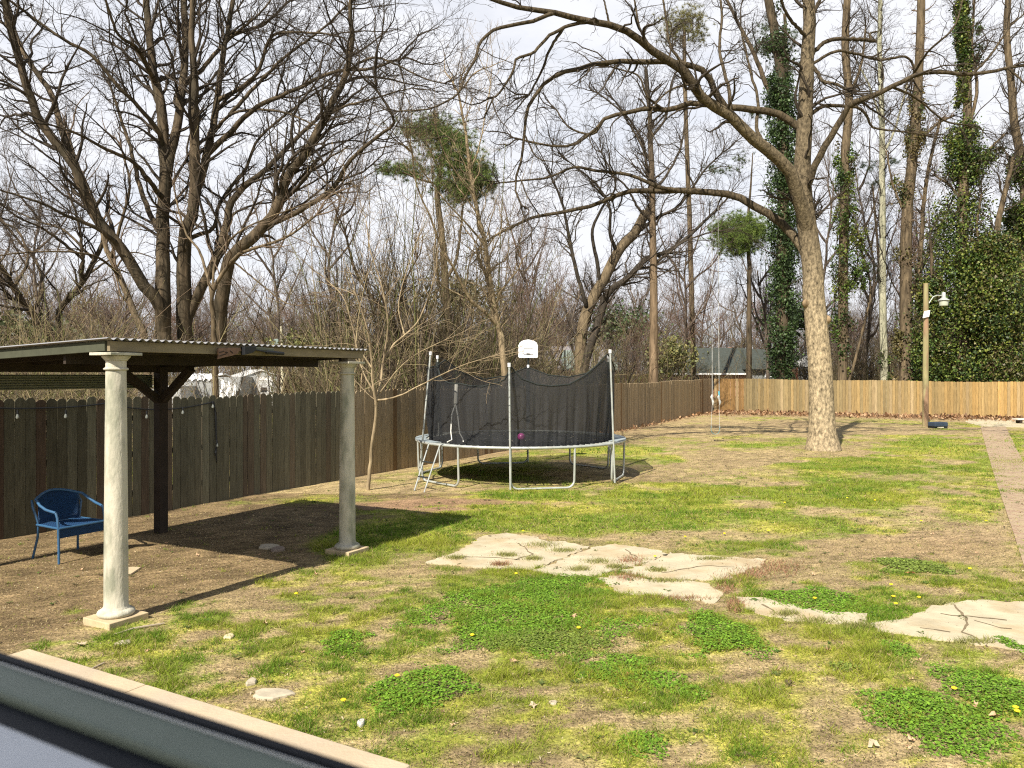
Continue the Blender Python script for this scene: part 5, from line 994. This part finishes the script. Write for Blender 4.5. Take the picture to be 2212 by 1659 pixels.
# ------------------------------------------------------------------ wood in the distance: four bare trees, copied
def stand_in(seed, hgt, mb, mt, spread=.35):
    r = np.random.default_rng(seed); limbs = []; Ps = []; Rs = []
    def path(p, d, L, w0, w1, K=20, wg=.10, u=.06):
        q = [np.array(p, float)]; d = np.array(d, float)
        for _ in range(K - 1): q.append(q[-1] + d * L / (K - 1)); d = norm(d + r.normal(0, wg, 3) + np.array([0, 0, u]))
        Ps.append(np.array(q)); Rs.append(np.linspace(w0, w1, K)); return Ps[-1]
    t = path((0, 0, 0), (r.normal(0, .05), r.normal(0, .05), 1), hgt * .8, .17, .05)
    for k in range(9):
        i = int(5 + k * 1.5); a = k * 2.4 + r.uniform(0, .6); path(t[min(i, 19)], norm(np.array([math.cos(a), math.sin(a), r.uniform(.5, 1.1)])), hgt * spread * r.uniform(.7, 1.2), .085, .02)
    Ps, Rs = np.array(Ps), np.array(Rs); V, Q = tubes(Ps, Rs, 6); tm = npmesh('trunk', V, Q, m=mb, smooth=True)
    G1, S1 = grow(Ps, Rs, 2.6, .15, 1.0, 3.4, (25, 60), 7, .16, .15, .5, .03, r, .010); G2, S2 = grow(G1, S1, 3.2, .1, .5, 1.8, (25, 60), 5, .18, .12, .6, .014, r, .007); G3, S3 = grow(G2, S2, 3.4, .1, .3, .9, (20, 60), 3, .2, .1, .6, .008, r, .0055)
    ac = Acc()
    for g_, s_, n in ((G1, S1, 4), (G2, S2, 3), (G3, S3, 3)): V, Q = tubes(g_, s_, n); ac.add(V, Q)
    return tm, ac.mesh('crown', mt, False)
B_FAR = bark('grey_far_bark', (.12, .095, .075), (.085, .066, .05)); TW_FAR = mat('grey_brown_twig', (.12, .10, .085), .9, spec=.1); TW_FAR2 = mat('reddish_twig', (.14, .092, .068), .9, spec=.1)
PROT = [stand_in(s, h, B_FAR, t, sp) for s, h, t, sp in ((51, 13, TW_FAR, .36), (52, 11, TW_FAR2, .42), (53, 15, TW_FAR, .32), (54, 9, TW_FAR, .46), (55, 12, TW_FAR2, .40))]
r = np.random.default_rng(77); spots = []
for px in np.arange(-90, 2330, 27):
    spots.append((px + r.uniform(-12, 12), r.uniform(84, 118), 1.0))
for px in np.arange(-60, 2250, 48): spots.append((px + r.uniform(-25, 25), r.uniform(60, 76), .85))
for px in np.arange(-40, 1500, 80): spots.append((px + r.uniform(-35, 35), r.uniform(38, 52), .62))
spots = [q for q in spots if not (1440 < q[0] < 1710 and q[1] < 80) and not (q[0] > 2120 and q[1] < 66) and not (290 < q[0] < 610 and q[1] < 50)]
for i, (px, d, k) in enumerate(spots):
    tm, cm_ = PROT[i % 5]; x = (px - CX) / F * d
    band = 'furthest row of the wood' if d > 80 else ('middle of the wood' if d > 58 else 'near edge of the wood')
    e = empty('bare_tree', (x, d, -.1), f'greyish bare tree in the {band} beyond the fences', 'tree', f'bare trees in the {band}')
    for nm, me in (('trunk', tm), ('crown', cm_)):
        o = bpy.data.objects.new(nm, me); COL.objects.link(o); o.parent = e
    e.rotation_euler = (0, 0, r.uniform(0, 6.28)); s = k * r.uniform(.75, 1.2); e.scale = (s * r.uniform(.8, 1.1), s, s)

for i, (px, d, k) in enumerate([(600, 44, 1.2), (745, 50, 1.35), (1150, 48, 1.25), (1475, 58, 1.4), (1655, 56, 1.4), (1780, 58, 1.6), (1870, 60, 1.6), (1940, 56, 1.5), (2035, 60, 1.4), (2150, 58, 1.4), (20, 46, 1.2), (110, 40, 1.0)]):
    tm, cm_ = PROT[(i * 2) % 5]
    e = empty('bare_tree', ((px - CX) / F * d, d, -.1), 'tall thin bare tree standing between the neighbours\' houses', 'tree', 'tall thin bare trees behind the fences')
    for nm, me in (('trunk', tm), ('crown', cm_)):
        o = bpy.data.objects.new(nm, me); COL.objects.link(o); o.parent = e
    e.rotation_euler = (0, 0, r.uniform(0, 6.28)); e.scale = (k * .62, k * .62, k)

# ---- undergrowth behind the left fence: whippy stems (stuff)
def thicket(n, pxr, dr, hr, seed, m, name='undergrowth', label='', arch=.20, tone=1.0, rad=.012, lev=(5, 3), fence_clear=1.2, xr=None):
    r = np.random.default_rng(seed); px = r.uniform(*pxr, n); d = r.uniform(*dr, n); x = (px - CX) / F * d
    k = ((x + 6.7) * .877 - (d - 10.1) * .484 < -fence_clear) | (d > 44)
    k &= ~((px > 270) & (px < 625 + np.clip((34 - d) * 4, 0, 60)) & (d < 49.5) & (r.random(n) < .965)); k &= ~((px > 1150) & (px < 1440) & (d > 30) & (d < 66) & (r.random(n) < .6)); k &= ~((((px > 1440) & (px < 1700)) | (px > 2160)) & (d < 72) & (r.random(n) < .9)); x, d = x[k], d[k]; n = len(x)
    h = r.uniform(*hr, n) * (.6 + .8 * fbm(x, d, 3.0, seed)); K = 8; out = np.empty((n, K, 3)); out[:, 0] = np.stack([x, d, np.full(n, -.05)], 1); dd = norm(np.stack([r.normal(0, .3, n), r.normal(0, .3, n), np.ones(n)], 1))
    for j in range(1, K): out[:, j] = out[:, j - 1] + dd * (h / (K - 1))[:, None]; dd = norm(dd + r.normal(0, arch, (n, 3)))
    TON = np.array([[.19, .16, .08], [.22, .17, .10], [.11, .09, .055], [.27, .22, .125], [.15, .12, .085], [.16, .115, .075], [.14, .15, .055], [.07, .055, .04], [.09, .07, .05]]) * tone
    def tc_(N_, K_): return np.repeat(TON[r.integers(0, len(TON), N_)] * r.uniform(.6, 1.25, (N_, 1)), K_ * 3, 0)
    R0 = (rad * r.uniform(.5, 1.5, n))[:, None] * np.linspace(1, .3, K)[None]; ac = Acc(); V, Q = tubes(out, R0, 3); ac.add(V, Q, tc_(len(out), 8))
    G1, S1 = grow(out, R0, lev[0] * .4, .2, .4, 1.6, (20, 60), 5, .18, .05, .7, .01, r, .0045); G2, S2 = grow(G1, S1, lev[1], .1, .2, .7, (20, 60), 3, .2, .02, .7, .006, r, .0035)
    V, Q = tubes(G1, S1, 3); ac.add(V, Q, tc_(len(G1), 5)); V, Q = tubes(G2, S2, 3); ac.add(V, Q, tc_(len(G2), 3))
    tag(link(name, ac.mesh(name, m, False)), label, 'undergrowth', kind='stuff')
TW_OL = TW_PK = TW_DW = mat('brush_stem', (1, 1, 1), .9, attr='col', spec=.1)
thicket(3200, (-100, 1500), (15, 34), (1.8, 5.0), 61, TW_PK, label='tan whippy saplings crowding behind the left fence')
thicket(3600, (-150, 1560), (34, 56), (2.5, 6.0), 62, TW_OL, label='olive brown brush beyond the left fence', rad=.016)
thicket(420, (480, 1130), (20, 32), (5, 9.5), 64, TW_OL, name='saplings', label='thin tall young stems crowding behind the sapling and the trampoline', rad=.02, arch=.06)
thicket(5000, (-150, 2350), (88, 118), (6, 15), 65, TW_DW, tone=.62, name='distant_wood', label='grey-brown twiggy mass of the distant wood on the skyline', rad=.03, arch=.08)
thicket(2600, (1380, 2300), (50, 66), (2.0, 6.0), 63, TW_DW, tone=.75, label='grey brush behind the far fence', rad=.016)
# evergreen shrubs and honeysuckle in the brush
def shrub(px, py, rx, ry, D, n, seed, cols, label, size=.09):
    r = np.random.default_rng(seed); c0 = P(px, py, D); a_, b_ = rx / F * D, ry / F * D; C = r.normal(0, .5, (n, 3)) * np.array([a_, a_ * .8, b_]) + np.array(c0)
    f = fbm(C[:, 0] + 30, C[:, 2] + C[:, 1] + 9, .7, seed); C = C[(f > .42) & (C[:, 2] > 0)]
    e = empty('shrub', (c0.x, c0.y, 0), label, 'shrub'); link('foliage', leaves(C, size, cols, r), e)
    st = MB()
    for k in range(5): st.tube([(c0.x + (k - 2) * .1, c0.y, 0), (c0.x + (k - 2) * .2 * a_, c0.y, c0.z * .6), (c0.x + (k - 2) * .4 * a_, c0.y, c0.z + b_ * .4)], [.03, .02, .008], 5)
    st.build('stem', B_BROWN, e)
YG = [(.17, .18, .06), (.22, .20, .07), (.12, .13, .05)]
shrub(1450, 770, 50, 40, 50, 2600, 71, YG, 'yellowish leafy shrub left of the green-roofed house')
shrub(60, 735, 90, 40, 30, 5000, 72, [(.06, .08, .03), (.10, .10, .04)], 'dark evergreen shrub at the far left above the shelter roof')
shrub(120, 850, 160, 22, 24, 2600, 73, YG, 'straggly yellow-green shrub under the hanging corrugated panel', size=.05)
shrub(1345, 700, 60, 40, 60, 2200, 74, [(.05, .08, .03), (.08, .10, .04)], 'dark green holly behind the twin-trunked tree', size=.12)
shrub(650, 745, 70, 26, 30, 1500, 75, YG, 'thin yellowish shrub behind the pale utility pole', size=.06)
shrub(1710, 690, 60, 30, 62, 1500, 76, [(.05, .08, .03)], 'dark shrub behind the trunk left of the yard tree', size=.14)
shrub(990, 640, 90, 40, 34, 2500, 77, [(.16, .14, .06), (.12, .11, .05)], 'ochre leafy tangle behind the leaning trunk', size=.07)
shrub(2130, 760, 90, 70, 50, 9000, 78, IV, 'dense evergreen shrub behind the bench at the right', size=.09)

# ------------------------------------------------------------------ neighbours' buildings
def siding(name, col, sc=11):
    m = mat(name, col, .6, noise=.06, scale=3); t = m.node_tree; b = t.nodes['Principled BSDF']; co = t.nodes.new('ShaderNodeTexCoord'); wv_ = t.nodes.new('ShaderNodeTexWave'); wv_.bands_direction = 'Z'; wv_.inputs['Scale'].default_value = sc * .31; wv_.wave_profile = 'SAW'
    bp = t.nodes.new('ShaderNodeBump'); bp.inputs['Strength'].default_value = 1; bp.inputs['Distance'].default_value = .03; t.links.new(co.outputs['Object'], wv_.inputs[0]); t.links.new(wv_.outputs['Fac'], bp.inputs['Height']); t.links.new(bp.outputs[0], b.inputs['Normal']); return m
M_SHED = siding('shed_siding', (.42, .43, .42)); M_SHEDL = siding('white_siding', (.68, .69, .68)); M_SROOF = mat('shed_roof', (.50, .49, .46), .5, noise=.25, scale=3, metal=.2)
M_TRIM = mat('white_trim', (.72, .72, .70), .5)
D0 = 48.0
s1 = empty('shed', (P(566, 820, D0).x, D0, 0), 'grey gabled metal shed with a white door beyond the old fence', 'shed')
xL, xR, xA = P(525, 0, D0).x, P(608, 0, D0).x, P(566, 0, D0).x; ze, za = P(0, 813, D0).z, P(0, 800, D0).z; bk_ = Vector((-2.4, 4.6, 0))
MB().prism([(xL, D0, 0), (xR, D0, 0), (xR, D0, ze), (xA, D0, za), (xL, D0, ze)], bk_).build('wall', M_SHED, s1)
rf = MB(); o1 = Vector((0, -.12, .03))
rf.prism([Vector((xL - .12, D0, ze - .04)) + o1, Vector((xA, D0, za + .03)) + o1, Vector((xR + .12, D0, ze - .04)) + o1, Vector((xR + .12, D0, ze - .10)) + o1, Vector((xA, D0, za - .03)) + o1, Vector((xL - .12, D0, ze - .10)) + o1], bk_ * 1.05); rf.build('roof', M_SROOF, s1)
xa, xb = P(555, 0, D0).x, P(589, 0, D0).x; zd = P(0, 815.5, D0).z
MB().box(((xa + xb) / 2, D0 - .02, zd / 2), ((xb - xa) / 2, 0, 0), (0, .03, 0), (0, 0, zd / 2)).build('door_frame', M_TRIM, s1)
dr = MB().box(((xa + xb) / 2, D0 - .06, zd / 2 - .05), ((xb - xa) / 2 - .08, 0, 0), (0, .02, 0), (0, 0, zd / 2 - .08)).build('door', M_SHEDL, s1)
MB().box((P(571, 0, D0).x, D0 - .09, P(0, 842, D0).z), (.18, 0, 0), (0, .01, 0), (0, 0, .15)).build('door_sign', M_BLK, dr)
MB().box((P(590, 0, D0).x, D0 - .10, P(0, 849, D0).z), (.06, 0, 0), (0, .04, 0), (0, 0, .07)).build('latch', M_BLK, s1)
for X_ in (xL + .04, xR - .04): MB().box((X_, D0 - .03, ze / 2), (.05, 0, 0), (0, .03, 0), (0, 0, ze / 2)).build('corner_trim', M_TRIM, s1)
s2 = empty('shed', (P(430, 820, 46).x, 46, 0), 'long grey shed with a ragged white tarp over its roof', 'shed')
x0, x1 = P(398, 0, 46).x, P(521, 0, 46).x; MB().box(((x0 + x1) / 2, 47, .95), ((x1 - x0) / 2, 0, 0), (0, 1, 0), (0, 0, .95 + .14)).build('wall', M_SHED, s2)
n = 40; vs = []; fs = []; r_ = random.Random(3)
for i in range(n + 1):
    X_ = x0 - .4 + (x1 - x0 - 1.1) * i / n; e_ = .06 * math.sin(i * 1.1) + r_.uniform(-.05, .05)
    vs += [(X_, 45.9, 1.98 - .13 + e_), (X_, 46.0, 2.06 + e_ * .4), (X_ + .2, 47.0, 2.24 + e_ * .5), (X_ + .3, 48.1, 2.0)]
for i in range(n):
    for j in range(3): k = i * 4 + j; fs.append((k, k + 4, k + 5, k + 1))
tp = MB().add(vs, fs).build('tarp', mat('white_tarp', (.74, .74, .72), .6, noise=.12, scale=2, bump=.6, bscale=3), s2); tp.modifiers.new('t', 'SOLIDIFY').thickness = .02
vs = []; fs = []; xs0 = P(476, 0, 45.6).x
for i in range(12):
    X_ = xs0 + i * .085; z1 = P(0, 818, 45.6).z - i * .03
    for j in range(6): vs.append((X_ + .05 * math.sin(j * 1.7), 45.6 + .10 * math.sin(i * 1.5 + j), z1 * (1 - j / 5) + .1 * j / 5))
for i in range(11):
    for j in range(5): k = i * 6 + j; fs.append((k, k + 6, k + 7, k + 1))
tp = MB().add(vs, fs).build('tarp', bpy.data.materials['white_tarp'], s2); tp.modifiers.new('t', 'SOLIDIFY').thickness = .02
s3 = empty('shed', (P(312, 845, 44).x, 44, 0), 'low white metal shed between the columns beyond the fence', 'shed')
x0, x1 = P(286, 0, 44).x, P(390, 0, 44).x; MB().box(((x0 + x1) / 2, 45, .75), ((x1 - x0) / 2, 0, 0), (0, 1, 0), (0, 0, .72)).build('wall', M_SHEDL, s3); MB().box((x0 + .1, 43.97, .75), (.06, 0, 0), (0, .02, 0), (0, 0, .72)).build('corner_trim', mat('pink_trim', (.6, .42, .38), .7), s3)
MB().box(((x0 + x1) / 2, 45, 1.5), ((x1 - x0) / 2 + .1, 0, 0), (0, 1.1, 0), (0, 0, .03)).build('roof', M_SROOF, s3)
up_ = empty('utility_pole', (P(610, 0, 31).x, 31, 0), 'slim pale utility pole with a small meter box beside the gabled shed', 'pole')
MB().tube([(P(611, 0, 31).x, 31, -.1), (P(610, 0, 31).x, 31, P(0, 760, 31).z), (P(607, 0, 31).x, 31, P(0, 705, 31).z)], [.075, .07, .06], 10).build('pole', mat('pale_pole', (.52, .48, .34), .8, noise=.15), up_, smooth=True)
MB().box(P(597, 738, 31), (.09, 0, 0), (0, .05, 0), (0, 0, .11)).build('meter_box', mat('meter_grey', (.22, .28, .25), .5), up_); MB().bar(P(597, 738, 31.05), P(608, 740, 31), .03, .03).build('bracket', M_BLK, up_)

M_BRICK = mat('pink_brick', (.46, .28, .20), .9, noise=.15, scale=4); M_GROOF = mat('green_grey_shingle', (.055, .062, .055), 1.0, spec=0, noise=.2, scale=4); M_BROOF = mat('brown_shingle', (.16, .13, .10), .9, noise=.2, scale=5)
def bx3(m, x0, x1, y0, y1, z0, z1): return m.box(((x0 + x1) / 2, (y0 + y1) / 2, (z0 + z1) / 2), ((x1 - x0) / 2, 0, 0), (0, (y1 - y0) / 2, 0), (0, 0, (z1 - z0) / 2))
def hipped(m, x0, x1, y0, y1, ze, zr, l=.3, rr=.3, o=.5):
    a = [(x0 - o, y0 - o, ze), (x1 + o, y0 - o, ze), (x1 + o, y1 + o, ze), (x0 - o, y1 + o, ze)]; ym = (y0 + y1) / 2; W = x1 - x0; b = [(x0 + W * l, ym, zr), (x1 - W * rr, ym, zr)]
    return m.add(a + b, [(0, 1, 5, 4), (1, 2, 5), (2, 3, 4, 5), (3, 0, 4), (3, 2, 1, 0)])
D0 = 70.0
def X(px, d=D0): return (px - CX) / F * d
def Zp(py, d=D0): return H - (py - HY) / F * d
h1 = empty('house', (X(1560), D0, 0), 'brick house with a dark green-grey hipped roof beyond the fence corner', 'house')
bx3(MB(), X(1462), X(1628), D0, D0 + 8, 0, Zp(809)).build('wall', M_BRICK, h1)
r1 = hipped(MB(), X(1462), X(1640), D0, D0 + 8, Zp(806.5), Zp(748), .30, .02).build('roof', M_GROOF, h1)
bx3(MB(), X(1452), X(1632), D0 - .56, D0 - .5, Zp(809.5), Zp(806)).build('gutter', M_TRIM, h1)
bx3(MB(), X(1616), X(1686), D0 - 1.2, D0 + 7, 0, Zp(799)).build('wall', siding('teal_grey_siding', (.30, .31, .30)), h1)
hipped(MB(), X(1616), X(1695), D0 - 1.2, D0 + 7, Zp(798), Zp(752), .12, .02).build('roof', M_GROOF, h1)
wn = bx3(MB(), X(1643), X(1668), D0 - 1.26, D0 - 1.22, Zp(815), Zp(800)).build('window', mat('white_blind', (.66, .68, .70), .4), h1)
for k in (1, 2): bx3(MB(), X(1643), X(1668), D0 - 1.30, D0 - 1.27, Zp(800 + 5 * k) - .03, Zp(800 + 5 * k) + .03).build('glazing_bar', M_TRIM, wn)
bx3(MB(), X(1600), X(1608), D0 + 4, D0 + 4.4, 2, Zp(745) - .1).build('chimney', mat('orange_brick', (.42, .20, .11), .9), r1)
for px in (1490, 1535): bx3(MB(), X(px), X(px + 20), D0 - .06, D0 - .01, .9, 2.05).build('window', mat('dark_glass', (.03, .04, .05), .15, spec=.8), h1)
h2 = empty('house', (X(1728), D0, 0), 'white gabled house with a red brick corner behind the big yard tree', 'house')
bx3(MB(), X(1703), X(1790), D0, D0 + 6, 0, Zp(812)).build('wall', M_SHEDL, h2); bx3(MB(), X(1706), X(1722), D0 - .2, D0 - .01, 0, Zp(791)).build('brick_corner', mat('red_brick', (.30, .08, .06), .9, noise=.2), h2)
MB().prism([(X(1700), D0 - .3, Zp(792)), (X(1742), D0 - .3, Zp(768)), (X(1794), D0 - .3, Zp(792))], (0, .2, 0)).build('gable', M_TRIM, h2)
MB().prism([(X(1697), D0 - .1, Zp(793)), (X(1742), D0 - .1, Zp(766)), (X(1797), D0 - .1, Zp(793))], (0, 6.3, 0)).build('roof', M_GROOF, h2)
D3 = 56.0
h3 = empty('house', (X(2230, D3), D3, 0), 'small pale house with a brown hipped roof at the right edge', 'house')
bx3(MB(), X(2177, D3), X(2300, D3), D3, D3 + 5, 0, Zp(797, D3)).build('wall', siding('cream_siding', (.62, .60, .52)), h3); hipped(MB(), X(2177, D3), X(2300, D3), D3, D3 + 5, Zp(796, D3), Zp(767, D3), .35, .3, .4).build('roof', M_BROOF, h3)
bx3(MB(), X(2164, D3), X(2310, D3), D3 - .45, D3 - .40, Zp(798, D3), Zp(795, D3)).build('gutter', mat('brown_gutter', (.14, .10, .08), .6), h3)
D4 = 66.0
h4 = empty('house', (X(1230, D4), D4, 0), 'lilac-grey house with pale green shutters glimpsed behind the trampoline', 'house')
bx3(MB(), X(1150, D4), X(1345, D4), D4, D4 + 7, 0, Zp(800, D4)).build('wall', siding('lilac_siding', (.30, .27, .28)), h4); hipped(MB(), X(1150, D4), X(1345, D4), D4, D4 + 7, Zp(799, D4), Zp(745, D4), .2, .2, .4).build('roof', mat('grey_shingle', (.20, .185, .19), .9, noise=.2), h4)
for a_, b_ in ((1212, 1242), (1316, 1332)): bx3(MB(), X(a_, D4), X(b_, D4), D4 - .6, D4 - .5, Zp(800, D4), Zp(757, D4)).build('shutter', mat('pale_green_panel', (.27, .33, .30), .7), h4)
